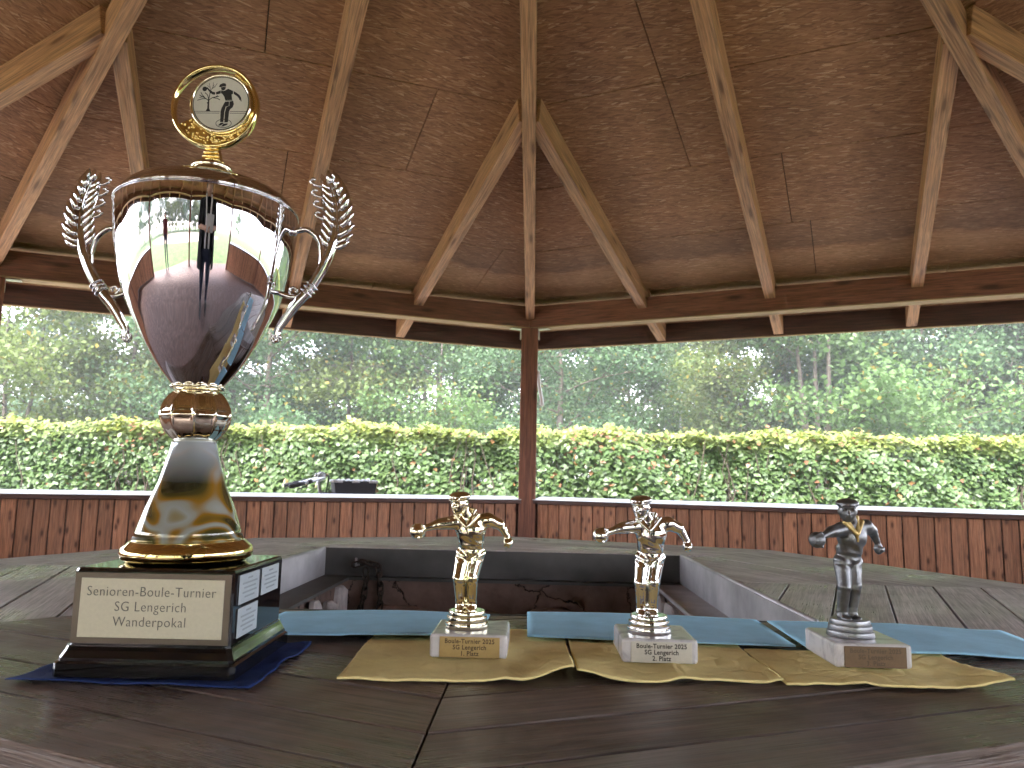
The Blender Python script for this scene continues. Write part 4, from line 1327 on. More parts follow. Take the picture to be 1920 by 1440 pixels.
    # fingers and thumb wrapped round the ball
    for i in range(4):
        a0 = 0.35 + 0.42 * i
        for (u0, u1) in ((0.0, 0.6), (0.6, 1.2), (1.2, 1.75)):
            def bp_(u):
                r_ = 6.8
                return (-41.2 + r_ * (cos(u) * 0.75 - sin(u) * 0.55), -17.6 - r_ * sin(u) * 0.72 * cos(a0 - 0.9), 66.2 + r_ * (cos(u) * sin(a0 - 0.75) * 0.8 + sin(u) * sin(a0 - 0.9) * 0.8))
            B.cap(bp_(u0), bp_(u1), 1.35, 1.2, 0.3)
    B.cap((-37.0, -17.0, 62.4), (-40.0, -22.0, 60.9), 1.6, 1.3, 0.3)
    ball = B.mesh('ball', 'gold', 0.001, smooth=1)
    return body, collar, ball
body_me, collar_me, ball_me = player_meshes()

def remat(me, mat):
    m = me.copy()
    m.materials.clear()
    m.materials.append(MT[mat])
    return m
BLH = 0.0185
def trophy(x, y, zb, bx, w, dpt, fig, ped, plate, ink, place, label, coll=None, grp='boule player trophies', rz=0.0, turn=0.0):
    t = tag(empty('figure_trophy', (x, y, ZT + zb), rz), label, 'trophy', grp)
    bm_ = MB().cbox((-w / 2, -dpt / 2, 0), (w / 2, dpt / 2, BLH), 0.0024).build('marble_base', 'marble', t, loc=(bx, 0, 0))
    p = MB()
    s_ = 0.001
    tiers = [(0.0188, 0.0181, 0.0, 0.0042), (0.0175, 0.0168, 0.0047, 0.0089), (0.0162, 0.0152, 0.0094, 0.0134)]
    for (ra, rb_, za_, zb_) in tiers:
        p.lathe([(ra - 0.0003, za_), (ra, za_ + 0.0004), (rb_, zb_)], 72, caps=False)
        p.lathe([(rb_, zb_), (rb_ - 0.0007, zb_ + 0.0004)], 72, caps=False)
        p.lathe([(rb_ - 0.0007, zb_ + 0.0004), (0.0, zb_ + 0.0004)], 72, caps=False)
    for zb_ in (0.0046, 0.0093):
        p.lathe([(0.0158 if zb_ > 0.006 else 0.0170, zb_ - 0.001), (0.0158 if zb_ > 0.006 else 0.0170, zb_ + 0.0006)], 72, caps=False)
    po = p.build('pedestal', ped, t, loc=(0, 0, BLH + 0.0001))
    M = Matrix.Translation((-0.0005, 0.001, BLH + 0.0132)) @ Matrix.Rotation(radians(turn), 4, 'Z')
    link('figure', remat(body_me, fig), t, mw=M)
    link('collar', remat(collar_me, coll or fig), t, mw=M)
    link('ball', remat(ball_me, fig), t, mw=M)
    pw, ph_ = 0.0480, 0.0160
    plq = MB().cbox((-pw / 2, -ph_ / 2, 0), (pw / 2, ph_ / 2, 0.0007), 0.0002).build('plaque', plate, t, mw=Matrix.Translation((bx + 0.001, -dpt / 2 - 0.0001, 0.0088)) @ MF_)
    for i, s2 in enumerate(('Boule-Turnier 2025', 'SG Lengerich', place)):
        text_mesh('lettering', s2, 0.0050, ink, plq, Matrix.Translation((0, 0.0046 - 0.0047 * i, 0.0008)), xs=0.92, ext=0.00006, off=0.00012, space=1.08)
    return t
trophy(0.0048, -0.5380, 0.0042, 0.0044, 0.0620, 0.0660, 'palegold', 'palegold', 'brassplate', 'brownink', '1. Platz', 'gold boule player trophy on a white marble block, first place plaque')
trophy(0.1575, -0.5370, 0.0042, 0.0040, 0.0600, 0.0660, 'silverfig', 'silverfig', 'silverplate', 'ink', '2. Platz', 'silver boule player trophy on a white marble block, second place plaque')
trophy(0.3240, -0.5370, 0.0052, 0.0040, 0.0600, 0.0680, 'gun', 'gunped', 'dullbrass', 'brownink', '3. Platz', 'dark grey boule player trophy with gold collar on a marble block, third place', coll='goldpaint', turn=17)

# ================================================================== NAPKINS AND ENVELOPES
def sheet(name, mat, corners, zfun, nu=84, nv=60, th=0.0012, wav=None):
    """corners: front-left, front-right, back-right, back-left in table coordinates"""
    c0, c1, c2, c3 = (Vector((*c, 0)) for c in corners)
    vs, fs = [], []
    def pt(u, v):
        p = (c0.lerp(c1, u)).lerp(c3.lerp(c2, u), v)
        if wav: p += Vector((*wav(u, v), 0))
        return p
    for lay in (0, 1):
        for j in range(nv + 1):
            for i in range(nu + 1):
                u, v = i / nu, j / nv
                p = pt(u, v)
                vs.append((p.x, p.y, ZT + zfun(u, v, p) + (th if lay else 0)))
    n = (nu + 1) * (nv + 1)
    for j in range(nv):
        for i in range(nu):
            a = j * (nu + 1) + i
            fs.append((a, a + nu + 1, a + nu + 2, a + 1))
            fs.append((n + a, n + a + 1, n + a + nu + 2, n + a + nu + 1))
    bd = [j * 0 + i for i in range(nu + 1)] + [j * (nu + 1) + nu for j in range(1, nv + 1)] + [nv * (nu + 1) + i for i in range(nu - 1, -1, -1)] + [j * (nu + 1) for j in range(nv - 1, 0, -1)]
    for i in range(len(bd)):
        a, b = bd[i], bd[(i + 1) % len(bd)]
        fs.append((a, b, n + b, n + a))
    return MB().add(vs, fs, True).build(name, mat)
def wr(seed, amp):
    r = random.Random(seed)
    W = [(r.uniform(-150, 150), r.uniform(-150, 150), r.uniform(0, 6), r.uniform(0.4, 1)) for _ in range(8)]
    W += [(r.uniform(-45, 45), r.uniform(-45, 45), r.uniform(0, 6), 1.5) for _ in range(3)]
    return lambda p: amp * sum(a * (1 - abs(sin(x * p.x + y * p.y + ph))) ** 2 for x, y, ph, a in W) / 3
def gauss(a, s): return math.exp(-(a / s) ** 2)
def edgew(seed, amp):
    r = random.Random(seed); ph = [r.uniform(0, 6) for _ in range(6)]
    return lambda u, v: (amp * (sin(9 * v + ph[0]) + 0.5 * sin(23 * v + ph[1])) * (abs(u - 0.5) * 2) ** 3, amp * (sin(8 * u + ph[2]) + 0.5 * sin(21 * u + ph[3])) * (abs(v - 0.5) * 2) ** 3)

w0 = wr(1, 0.0006)
tag(sheet('napkin', 'navy', ((-0.304, -0.660), (-0.131, -0.664), (-0.131, -0.520), (-0.296, -0.512)),
          lambda u, v, p: 0.0008 + abs(w0(p)) * (0.25 + 1.5 * max(0, abs(u - 0.45) * 2 - 0.8)) + 0.002 * gauss(u - 1, 0.08) * (0.5 + 0.5 * sin(14 * v)) + 0.0018 * gauss(v, 0.07) * (0.5 + 0.5 * sin(11 * u)),
          th=0.0007, wav=edgew(1, 0.0016)), 'dark blue paper napkin under the black block of the tall cup', 'napkin', 'paper napkins')
w1 = wr(2, 0.0013)
tag(sheet('napkin', 'yellow', ((-0.0795, -0.634), (0.0905, -0.630), (0.0900, -0.435), (-0.0865, -0.440)),
          lambda u, v, p: 0.0010 + abs(w1(p)) * (1.0 if v < 0.6 else 0.3) + 0.0120 * gauss(u - 0.985, 0.13) * max(0, 1 - v * 1.7) + 0.0016 * gauss(u - 0.70 + 0.1 * v, 0.05) * (1 - v),
          th=0.0016, wav=lambda u, v: (0.001 * sin(9 * v) * (1 - u), -0.0025 * sin(2 * pi * u) * (1 - v))),
    'yellow paper napkin with a raised fold under the gold player trophy', 'napkin', 'paper napkins')
w2 = wr(3, 0.0013)
tag(sheet('napkin', 'yellow', ((0.0930, -0.618), (0.2435, -0.6145), (0.2440, -0.452), (0.0930, -0.455)),
          lambda u, v, p: 0.0010 + abs(w2(p)) * 0.9 + 0.0070 * gauss(u, 0.15) * max(0, 1 - 1.7 * v) + 0.003 * gauss(u - 0.99, 0.05) * max(0, 1 - 2 * v) + 0.0022 * gauss(u - 0.52, 0.07) * (1 - v),
          th=0.0016, wav=lambda u, v: (0.0, -0.004 * sin(2 * pi * u) * (1 - v))),
    'middle yellow paper napkin under the silver player trophy', 'napkin', 'paper napkins')
w3 = wr(4, 0.0013)
tag(sheet('napkin', 'yellow', ((0.2462, -0.612), (0.4085, -0.609), (0.4150, -0.500), (0.2462, -0.500)),
          lambda u, v, p: 0.0010 + abs(w3(p)) * 0.9 + 0.0022 * gauss(u - 0.33, 0.09) * (1 - v) + 0.0070 * gauss(u - 1.0, 0.13) * gauss(v, 0.45) + 0.0012 * gauss(u - 0.82, 0.06) * v,
          th=0.0016, wav=lambda u, v: (0.004 * gauss(v, 0.2) * u ** 3, -0.004 * sin(pi * u) * (1 - v))),
    'yellow paper napkin with a curled corner under the dark grey player trophy', 'napkin', 'paper napkins')

def envelope(corners, zf, label, seed):
    o = sheet('envelope', 'blue', corners, zf, 28, 14, th=0.0013)
    return tag(o, label, 'envelope', 'light blue envelopes')
e1 = envelope(((-0.190, -0.513), (0.016, -0.497), (0.014, -0.352), (-0.205, -0.368)), lambda u, v, p: 0.0052 * max(0.0, min(1.0, (1 - v) * 2.2)) + 0.0006 + 0.003 * (v ** 2) * sin(pi * u) + (0.0015 if u > 0.4 else 0.0005) * (1 - v),
         'light blue envelope between the tall cup and the gold player trophy', 1)
e2 = envelope(((0.0555, -0.488), (0.2910, -0.5010), (0.2990, -0.3530), (0.0540, -0.3400)), lambda u, v, p: 0.0060 - 0.0035 * v + 0.002 * sin(pi * u) * v,
         'light blue envelope behind the silver player trophy', 2)
e3 = envelope(((0.3000, -0.515), (0.5320, -0.5080), (0.5440, -0.3720), (0.3030, -0.3790)), lambda u, v, p: 0.0046 * (1 - min(1, max(0, (u - 0.55) / 0.35))) + 0.0010 + 0.0006 * v,
         'light blue envelope behind the dark grey player trophy', 3)
# pen writing on the first envelope, "1. Platz" with a short stroke under it
def pen(env, pts_list, org, sc, z):
    m = MB()
    for pts in pts_list:
        m.tube([(org[0] + sc * x, org[1] + sc * 2.0 * y, ZT + z) for x, y in pts], 0.00035, 5)
    m.build('handwriting', 'pen', env)
pen(e1, [[(0, 0.2), (0.35, 0.62), (0.30, 0.0)], [(0.62, 0.0), (0.66, 0.03)],
         [(1.5, 0.0), (1.6, 0.65), (1.9, 0.6), (1.95, 0.38), (1.58, 0.3)], [(2.35, 0.0), (2.42, 0.65)], [(2.95, 0.3), (2.7, 0.3), (2.65, 0.05), (2.9, 0.05), (3.0, 0.32), (3.02, 0.0)],
         [(3.4, 0.6), (3.38, 0.05), (3.6, 0.02)], [(3.25, 0.4), (3.6, 0.42)], [(3.8, 0.3), (4.1, 0.3), (3.82, 0.0), (4.2, 0.02)], [(3.0, -0.5), (3.4, -0.42), (3.2, -0.75)]],
    (-0.128, -0.425), 0.0175, 0.0043)
pen(e3, [[(0, 0.4), (0.3, 0.5), (0.25, 0.25), (0.1, 0.2), (0.35, 0.1), (0.2, -0.2), (0, -0.1)]], (0.468, -0.44), 0.016, 0.0036)

# ================================================================== HEDGE AND TREES
def leaf_mesh(name, C, Nrm, size, col, mat, aspect=0.62, fold=0.25):
    """many leaf-sized faces; C centres, Nrm normals, size lengths, col rgb"""
    n = len(C)
    Nrm = Nrm / (np.linalg.norm(Nrm, axis=1, keepdims=True) + 1e-9)
    rv = rng.normal(size=(n, 3))
    T = rv - (rv * Nrm).sum(1, keepdims=True) * Nrm
    T /= np.linalg.norm(T, axis=1, keepdims=True) + 1e-9
    B = np.cross(Nrm, T)
    L = size[:, None]; W = L * aspect
    p0 = C - T * L * 0.5
    p1 = C + B * W * 0.5 - T * L * 0.05 + Nrm * L * fold * 0.3
    p2 = C + T * L * 0.5
    p3 = C - B * W * 0.5 - T * L * 0.05 + Nrm * L * fold * 0.3
    V = np.stack([p0, p1, p2, p3], 1).reshape(-1, 3)
    i = np.arange(n) * 4
    Fc = np.stack([np.stack([i, i + 1, i + 2], 1), np.stack([i, i + 2, i + 3], 1)], 1).reshape(-1, 3)
    me = bpy.data.meshes.new(name)
    me.vertices.add(len(V)); me.vertices.foreach_set('co', V.ravel())
    me.loops.add(len(Fc) * 3); me.loops.foreach_set('vertex_index', Fc.ravel())
    me.polygons.add(len(Fc))
    me.polygons.foreach_set('loop_start', np.arange(len(Fc)) * 3)
    me.polygons.foreach_set('loop_total', np.full(len(Fc), 3))
    me.polygons.foreach_set('use_smooth', np.ones(len(Fc), bool))
    at = me.color_attributes.new('leafcol', 'FLOAT_COLOR', 'POINT')
    cc = np.ones((n, 4, 4), np.float32); cc[:, :, :3] = col[:, None, :]
    at.data.foreach_set('color', cc.ravel())
    me.update()
    me.materials.append(MT[mat])
    return me

HY, HT = 8.2, ZT + 0.79
def hedge():
    h = tag(empty('hedge', (0, HY, 0)), 'clipped leafy hedge running behind the pavilion wall', 'hedge')
    x0, x1 = -11.0, 10.5
    n = 76000
    x = rng.uniform(x0, x1, n)
    z = rng.uniform(0.05, 1.0, n) ** 0.8 * HT
    face = rng.random(n)
    bulge = 0.10 * np.sin(x * 1.7) + 0.06 * np.sin(x * 4.3 + 1) + 0.05 * np.sin(z * 5 + x * 2.1) + 0.05 * np.sin(x * 9.1 + z * 7.0)
    y = -0.02 - bulge + np.abs(rng.normal(0, 0.10, n))
    nr = np.stack([rng.normal(0, 0.55, n), -1.0 + rng.normal(0, 0.35, n), 0.75 + rng.normal(0, 0.5, n)], 1)
    top = face < 0.30
    zt_ = HT + 0.035 * np.sin(x * 2.3) + 0.03 * np.sin(x * 5.9 + 2) + 0.025 * np.sin(x * 13.0)
    z = np.where(top, zt_ - np.abs(rng.normal(0, 0.07, n)) + (rng.random(n) < 0.25) * rng.uniform(0, 0.07, n), np.minimum(z, zt_))
    y = np.where(top, rng.uniform(-0.05, 0.9, n), y)
    nr[top] = np.stack([rng.normal(0, 0.6, n), -0.35 + rng.normal(0, 0.5, n), 1.0 + rng.normal(0, 0.3, n)], 1)[top]
    # thin spots
    hole = (np.sin(x * 2.9 + 0.7) * np.sin(z * 6.1 + x * 1.3) > 0.72) & (~top) & (rng.random(n) < 0.72)
    keep = ~hole
    x, y, z, nr, top = x[keep], y[keep], z[keep], nr[keep], top[keep]
    n = len(x)
    nb = 16000                                   # far side of the hedge
    xb = rng.uniform(x0, x1, nb); yb = rng.uniform(0.35, 0.95, nb); zb_ = rng.uniform(0.05, 1.0, nb) * (HT - 0.05)
    x, y, z = np.concatenate([x, xb]), np.concatenate([y, yb]), np.concatenate([z, zb_])
    nr = np.concatenate([nr, np.stack([rng.normal(0, 0.6, nb), rng.normal(0, 1, nb), 0.6 + rng.normal(0, 0.5, nb)], 1)])
    n = len(x)
    sz = rng.uniform(0.056, 0.100, n)
    sz[-nb:] *= 1.5
    g = rng.random((n, 1))
    col = np.array([0.060, 0.110, 0.034]) * (1 - g) + np.array([0.105, 0.165, 0.055]) * g
    young = np.clip((z - (HT - 0.26)) / 0.26, 0, 1)[:, None] ** 1.2 * rng.uniform(0.35, 1, (n, 1))
    col = col * (1 - young) + np.array([0.25, 0.28, 0.05]) * young
    red = (rng.random(n) < 0.008 + 0.05 * (np.sin(x * 1.1 + 0.4) > 0.75) * (z > HT - 0.45))
    col[red] = np.array([0.24, 0.115, 0.06])
    brown = rng.random(n) < 0.015
    col[brown] = np.array([0.26, 0.14, 0.06])
    col *= rng.uniform(0.8, 1.2, (n, 1))
    f = link('foliage', leaf_mesh('foliage', np.stack([x, y, z], 1), nr, sz, col, 'hedgeleaf', 0.66), h)
    f['kind'] = 'stuff'
    tw = MB()
    r = random.Random(9)
    for i in range(420):
        xx = r.uniform(x0, x1); yy = r.uniform(0.12, 0.6)
        p = [Vector((xx, yy, 0))]
        for s_ in range(5):
            p.append(p[-1] + Vector((r.uniform(-0.12, 0.12), r.uniform(-0.08, 0.05), HT * r.uniform(0.15, 0.21))))
        tw.tube(p, [0.016, 0.013, 0.010, 0.008, 0.006, 0.004], 5)
    t = tw.build('twigs', 'twig', h)
    t['kind'] = 'stuff'
hedge()

def tree_meshes(seed, H, spread, cbase, nleaf, lsize, cols, r0, fork=1, droop=0.0, dens=1.0):
    r = random.Random(seed)
    tw = MB()
    tips = []
    def limb(p, d, L, rad, lvl):
        pts = [p.copy()]; k = 6
        dd = d.normalized()
        for i in range(k):
            dd = (dd + Vector((r.uniform(-0.22, 0.22), r.uniform(-0.22, 0.22), r.uniform(-0.10, 0.16) - droop * lvl * 0.12))).normalized()
            pts.append(pts[-1] + dd * L / k)
        tw.tube(pts, [rad * (1 - 0.75 * i / k) + 0.004 for i in range(k + 1)], 7 if lvl < 2 else 5)
        if lvl >= 1:
            for q in pts[2:]: tips.append((q, L))
        if lvl < 3:
            nb = (5, 5, 3)[lvl] if lvl else 0
            for i in range(nb):
                q = pts[r.randint(2, k)]
                a = r.uniform(0, 2 * pi)
                d2 = (dd * 0.5 + Vector((cos(a), sin(a), r.uniform(-0.25, 0.6))) * 0.9).normalized()
                limb(q, d2, L * r.uniform(0.4, 0.62), rad * 0.42, lvl + 1)
    trunks = []
    for f in range(fork):
        a = f * 2 * pi / max(1, fork) + r.uniform(0, 1)
        lean = Vector((cos(a), sin(a), 0)) * (0.16 if fork > 1 else 0.02)
        p = Vector((0, 0, -0.1)); pts = [p.copy()]
        K = 12
        for i in range(K):
            p = p + (Vector((0, 0, 1)) + lean * (1 - i / K) + Vector((r.uniform(-0.06, 0.06), r.uniform(-0.06, 0.06), 0))) * H * 0.9 / K
            pts.append(p.copy())
        rr = r0 * (0.75 if fork > 1 else 1)
        tw.tube(pts, [rr * (1 - 0.86 * (i / K) ** 0.9) * (1.25 if i == 0 else 1) for i in range(K + 1)], 10)
        nl = int(17 / fork)
        for i in range(nl):
            fz = cbase / H + (1.0 - cbase / H) * (i + r.random()) / nl
            q = pts[min(K, max(1, int(fz / 0.9 * K)))]
            a = i * 2.4 + r.uniform(-0.5, 0.5)
            prof = sin(pi * min(1, 0.22 + 0.72 * (fz - cbase / H) / (1 - cbase / H))) ** 0.7
            L = spread * prof * r.uniform(0.75, 1.1)
            limb(q, Vector((cos(a), sin(a), r.uniform(0.05, 0.55))), L, rr * 0.34 * (1 - 0.6 * fz), 1)
    tip = np.array([list(t[0]) for t in tips])
    pick = rng.integers(0, len(tip), nleaf)
    C = tip[pick] + rng.normal(0, 1, (nleaf, 3)) * np.array([0.36, 0.36, 0.28]) * (spread / 3.2) * dens
    C[:, 2] -= droop * np.abs(rng.normal(0, 0.5, nleaf))
    C = C[C[:, 2] > 0.25]
    n = len(C)
    nr = rng.normal(0, 0.8, (n, 3)) + np.array([0, 0, 0.8])
    c0, c1 = np.array(cols[0]), np.array(cols[1])
    clump = 0.5 + 0.5 * np.sin(C[:, :1] * 2.1 + seed) * np.sin(C[:, 1:2] * 1.9 + 2) * np.sin(C[:, 2:3] * 2.3)
    g = np.clip(0.6 * clump + 0.4 * rng.random((n, 1)), 0, 1)
    col = c0 * (1 - g) + c1 * g
    yl = rng.random(n) < 0.025
    col[yl] = np.array([0.24, 0.19, 0.035])
    sz = rng.uniform(0.7, 1.35, n) * lsize
    return tw.mesh('trunk', 'bark'), leaf_mesh('crown', C, nr, sz, col, 'treeleaf', 0.7, 0.35)

GR = ((0.062, 0.118, 0.038), (0.125, 0.205, 0.060))
BG_ = ((0.058, 0.110, 0.050), (0.108, 0.185, 0.080))
YG = ((0.085, 0.125, 0.035), (0.17, 0.21, 0.055))
PROTO = [
    tree_meshes(11, 10.5, 4.2, 1.3, 26000, 0.19, GR, 0.20),
    tree_meshes(12, 9.5, 3.8, 1.0, 25000, 0.185, YG, 0.16, fork=2),
    tree_meshes(13, 12.0, 3.9, 1.4, 26000, 0.19, BG_, 0.22),
    tree_meshes(14, 9.0, 4.4, 0.7, 27000, 0.19, GR, 0.26, fork=3),
    tree_meshes(15, 13.0, 3.0, 2.0, 17000, 0.20, YG, 0.14, droop=0.6),
    tree_meshes(16, 7.0, 3.2, 0.2, 22000, 0.19, BG_, 0.12),
]
KIND = ['broad green tree', 'loose yellow-green tree', 'tall blue-green tree', 'many-stemmed spreading tree', 'slender drooping tree', 'low bushy tree']
ORD = ['first', 'second', 'third', 'fourth', 'fifth', 'sixth', 'seventh', 'eighth', 'ninth', 'tenth', 'eleventh', 'twelfth', 'thirteenth', 'fourteenth', 'fifteenth', 'sixteenth', 'seventeenth', 'eighteenth', 'nineteenth', 'twentieth', 'twenty-first', 'twenty-second', 'twenty-third', 'twenty-fourth', 'twenty-fifth', 'twenty-sixth']
def plant(i, x, y, s, rz, label, group):
    o = tag(empty('tree', (x, y, 0), rz), label, 'tree', group)
    o.scale = (s, s, s)
    link('trunk', PROTO[i][0], o)
    link('crown', PROTO[i][1], o)
FRONT = [(1, -18.5, 25, 0.95), (4, -15.2, 27, 0.9), (0, -12.6, 30, 0.9), (2, -9.8, 26, 0.85), (4, -6.9, 27, 0.85), (3, -3.6, 29, 0.85), (2, 1.0, 27, 0.8),
         (0, 4.2, 33, 0.8), (1, 8.6, 30, 0.8), (3, 10.6, 27, 0.98), (5, 13.2, 29, 0.9), (4, 16.2, 30, 1.0), (2, 18.6, 28, 0.9), (0, 22.0, 30, 1.0)]
for j, (i, x, y, s) in enumerate(FRONT):
    plant(i, x, y, s, j * 1.7, f'{KIND[i]}, {ORD[j]} from the left in the front row beyond the hedge', 'front row of trees beyond the hedge')
BACK = [(-31, 46), (-25.5, 50), (-21, 43), (-16.5, 48), (-11.5, 42), (-7.5, 47), (-2.5, 42), (2.2, 46), (6.6, 41), (11.5, 47), (15.5, 41), (20.5, 47), (25, 42), (30, 46), (35, 44)]
for j, (x, y) in enumerate(BACK):
    i = (j * 5 + 2) % 6
    plant(i, x, y, 1.05 + 0.12 * (j % 3), j * 2.3, f'hazy {KIND[i]}, {ORD[j]} from the left in the row far behind', 'far row of trees beyond the hedge')
for j, (x, y, sc_) in enumerate(((-27, 38, 0.62), (-22.5, 36, 0.55), (-18.2, 37, 0.6), (-13.8, 36, 0.5), (-9.0, 37, 0.6), (-4.6, 36, 0.52), (-0.4, 37, 0.58), (3.9, 38, 0.5), (8.2, 37, 0.6), (12.4, 36, 0.55), (17.0, 37, 0.6), (21.5, 36, 0.55), (26.5, 38, 0.62))):
    o = tag(empty('shrub', (x, y, 0), j * 1.1), f'bushy shrub under the trees, {ORD[j]} from the left beyond the hedge', 'shrub', 'shrubs under the trees')
    o.scale = (sc_ * 1.25, sc_ * 1.25, sc_)
    link('stem', PROTO[5][0], o); link('crown', PROTO[5][1], o)
# trees round the other sides, seen mirrored in the cup
REAR = [(2, -30, -20), (0, -27, -26), (4, -22, -31), (2, -18.5, -34), (4, -15, -33), (4, -11.5, -31), (2, -9, -36), (4, -6, -32), (4, -3, -35), (2, -0.5, -31), (4, 2.5, -35), (4, 5, -32), (2, 8, -36), (4, 10.5, -32), (0, 15, -44), (1, -50, -26), (0, 52, -30)]
for j, (i, x, y) in enumerate(REAR):
    plant(i, x, y, 1.1, j * 1.3, f'{KIND[i]} behind the photographer, {ORD[j]} mirrored round the cup', 'trees behind the photographer')

# pale park lamp among the trees
lamp = tag(empty('park_lamp', (6.9, 34.5, 0)), 'pale park lamp post with a round head among the trees', 'lamp')
MB().tube([(0, 0, 0), (0, 0, 1.2), (0, 0, 4.1)], [0.075, 0.055, 0.045], 10).build('pole', 'grey', lamp)
MB().lathe([(0.05, 4.1), (0.06, 4.15), (0.12, 4.22), (0.13, 4.32), (0.09, 4.42), (0.0, 4.44)], 20).build('lamp_head', 'grey', lamp)

# ================================================================== BICYCLE outside the wall
def bicycle():
    n = octv(-0.5, 1.0); t = Vector((cos(0.38), sin(0.38), 0))
    org = Vector((-1.90, 4.855, 0))
    b = tag(empty('bicycle', org, 0.38), 'bicycle with a dark handlebar basket parked behind the low wall', 'bicycle')
    P = {}
    for nm, xw in (('wheel', 0.42), ('wheel', -0.62)):
        w = empty(nm, (xw, 0, 0.34), parent=b)
        MB().tube([(0.33 * cos(a), 0, 0.33 * sin(a)) for a in np.linspace(0, 2 * pi, 40, endpoint=False)], 0.019, 8, closed=True).build('tyre', 'rubber', w)
        MB().tube([(0.305 * cos(a), 0, 0.305 * sin(a)) for a in np.linspace(0, 2 * pi, 40, endpoint=False)], 0.010, 6, closed=True).build('rim', 'greymetal', w)
        sp_ = MB()
        for i in range(18):
            a = 2 * pi * i / 18
            sp_.tube([(0.02 * cos(a), 0.02 * (-1) ** i, 0.02 * sin(a)), (0.30 * cos(a), 0, 0.30 * sin(a))], 0.0016, 4)
        sp_.tube([(0, -0.05, 0), (0, 0.05, 0)], 0.02, 8)
        sp_.build('spokes', 'greymetal', w)
    fr = MB()
    bb, st, hd, hb = (-0.12, 0, 0.30), (-0.28, 0, 0.74), (0.24, 0, 0.80), (0.29, 0, 0.62)
    fr.tube([bb, st], 0.016, 8); fr.tube([bb, hb], 0.018, 8); fr.tube([(-0.26, 0, 0.68), (0.25, 0, 0.76)], 0.015, 8)
    fr.tube([hd, hb], 0.019, 8)
    for sy in (-1, 1):
        fr.tube([bb, (-0.62, 0.055 * sy, 0.34)], 0.009, 6); fr.tube([(-0.26, 0, 0.68), (-0.62, 0.055 * sy, 0.34)], 0.008, 6)
        fr.tube([hb, (0.34, 0.05 * sy, 0.52), (0.42, 0.055 * sy, 0.34)], 0.010, 6)
    fr.build('frame', 'greymetal', b)
    MB().ellipsoid((-0.33, 0, 0.755), (0.13, 0.085, 0.03)).tube([(-0.27, 0, 0.70), (-0.30, 0, 0.75)], 0.013, 8).build('saddle', 'rubber', b)
    MB().tube([(0.24, 0, 0.80), (0.215, 0, 0.895), (0.26, 0, 0.925)], 0.014, 8).build('stem', 'greymetal', b)
    hbm = MB().tube([(0.00, -0.30, 0.865), (0.09, -0.275, 0.885), (0.21, -0.17, 0.922), (0.26, -0.05, 0.928), (0.26, 0.05, 0.928), (0.21, 0.17, 0.922), (0.09, 0.275, 0.885), (0.00, 0.30, 0.865)], 0.0115, 8)
    hbo = hbm.build('handlebar', 'greymetal', b)
    for sy in (-1, 1):
        MB().tube([(-0.03, 0.305 * sy, 0.858), (0.04, 0.29 * sy, 0.874), (0.085, 0.277 * sy, 0.884)], [0.017, 0.019, 0.017], 10).build('grip', 'rubber', b)
        MB().tube([(0.12, 0.26 * sy, 0.888), (0.10, 0.27 * sy, 0.862), (0.03, 0.30 * sy, 0.836)], 0.005, 6).tube([(0.115, 0.262 * sy, 0.893), (0.14, 0.245 * sy, 0.90)], 0.018, 8).build('brake_lever', 'basketcloth', b)
    MB().lathe([(0.0, 0.0), (0.024, 0.002), (0.026, 0.018), (0.014, 0.03), (0.0, 0.032)], 16).build('bell', 'chrome', b, loc=(0.215, 0.11, 0.935))
    MB().ellipsoid((0.235, -0.02, 0.955), (0.035, 0.03, 0.022)).build('display', 'basketrim', b)
    cb = MB()
    for q in range(3):
        cb.tube([(0.20 - 0.02 * q, -0.15 + 0.1 * q, 0.935), (0.23, -0.10 + 0.1 * q, 0.975), (0.30, -0.05 + 0.05 * q, 0.94), (0.28, 0, 0.80)], 0.004, 5)
    cb.build('cables', 'rubber', b)
    # basket: tapered box with a pale folded rim
    bk = empty('basket', (0.50, 0, 0), parent=b)
    z0, z1 = 0.67, 0.905
    m = MB()
    lo = [(-0.14, -0.11), (0.14, -0.11), (0.14, 0.11), (-0.14, 0.11)]
    hi = [(-0.17, -0.135), (0.17, -0.135), (0.17, 0.135), (-0.17, 0.135)]
    li = [(x * 0.93, y * 0.92) for x, y in lo]; hi2 = [(x * 0.93, y * 0.92) for x, y in hi]
    vs = [(x, y, z0) for x, y in lo] + [(x, y, z1) for x, y in hi] + [(x, y, z1) for x, y in hi2] + [(x, y, z0 + 0.01) for x, y in li]
    fs = [(3, 2, 1, 0), (12, 13, 14, 15)]
    for a in (0, 4, 8): fs += [(a + i, a + (i + 1) % 4, a + 4 + (i + 1) % 4, a + 4 + i) for i in range(4)]
    m.add(vs, fs)
    m.build('basket_body', 'basketcloth', bk)
    rm = MB()
    for i in range(4):
        a, c_ = Vector((*hi[i], z1)), Vector((*hi[(i + 1) % 4], z1))
        for q in range(5):
            if q % 2 == 0 or i % 2: rm.tube([a.lerp(c_, q / 5 + 0.01), a.lerp(c_, (q + 1) / 5 - 0.01)], 0.012, 8)
    rm.build('basket_rim', 'basketrim', bk)
    ln = MB()
    r = random.Random(4)
    for i in range(7):
        ln.tube([(-0.13 + 0.04 * i, -0.10, z1 - 0.005), (-0.12 + 0.04 * i, 0.0, z1 + r.uniform(0.004, 0.016)), (-0.13 + 0.04 * i, 0.10, z1 - 0.004)], 0.014, 7)
    ln.build('basket_lining', 'basketrim', bk)
    MB().tube([(0.25, 0, 0.80), (0.36, 0, 0.80)], 0.014, 8).build('basket_mount', 'rubber', b)
bicycle()

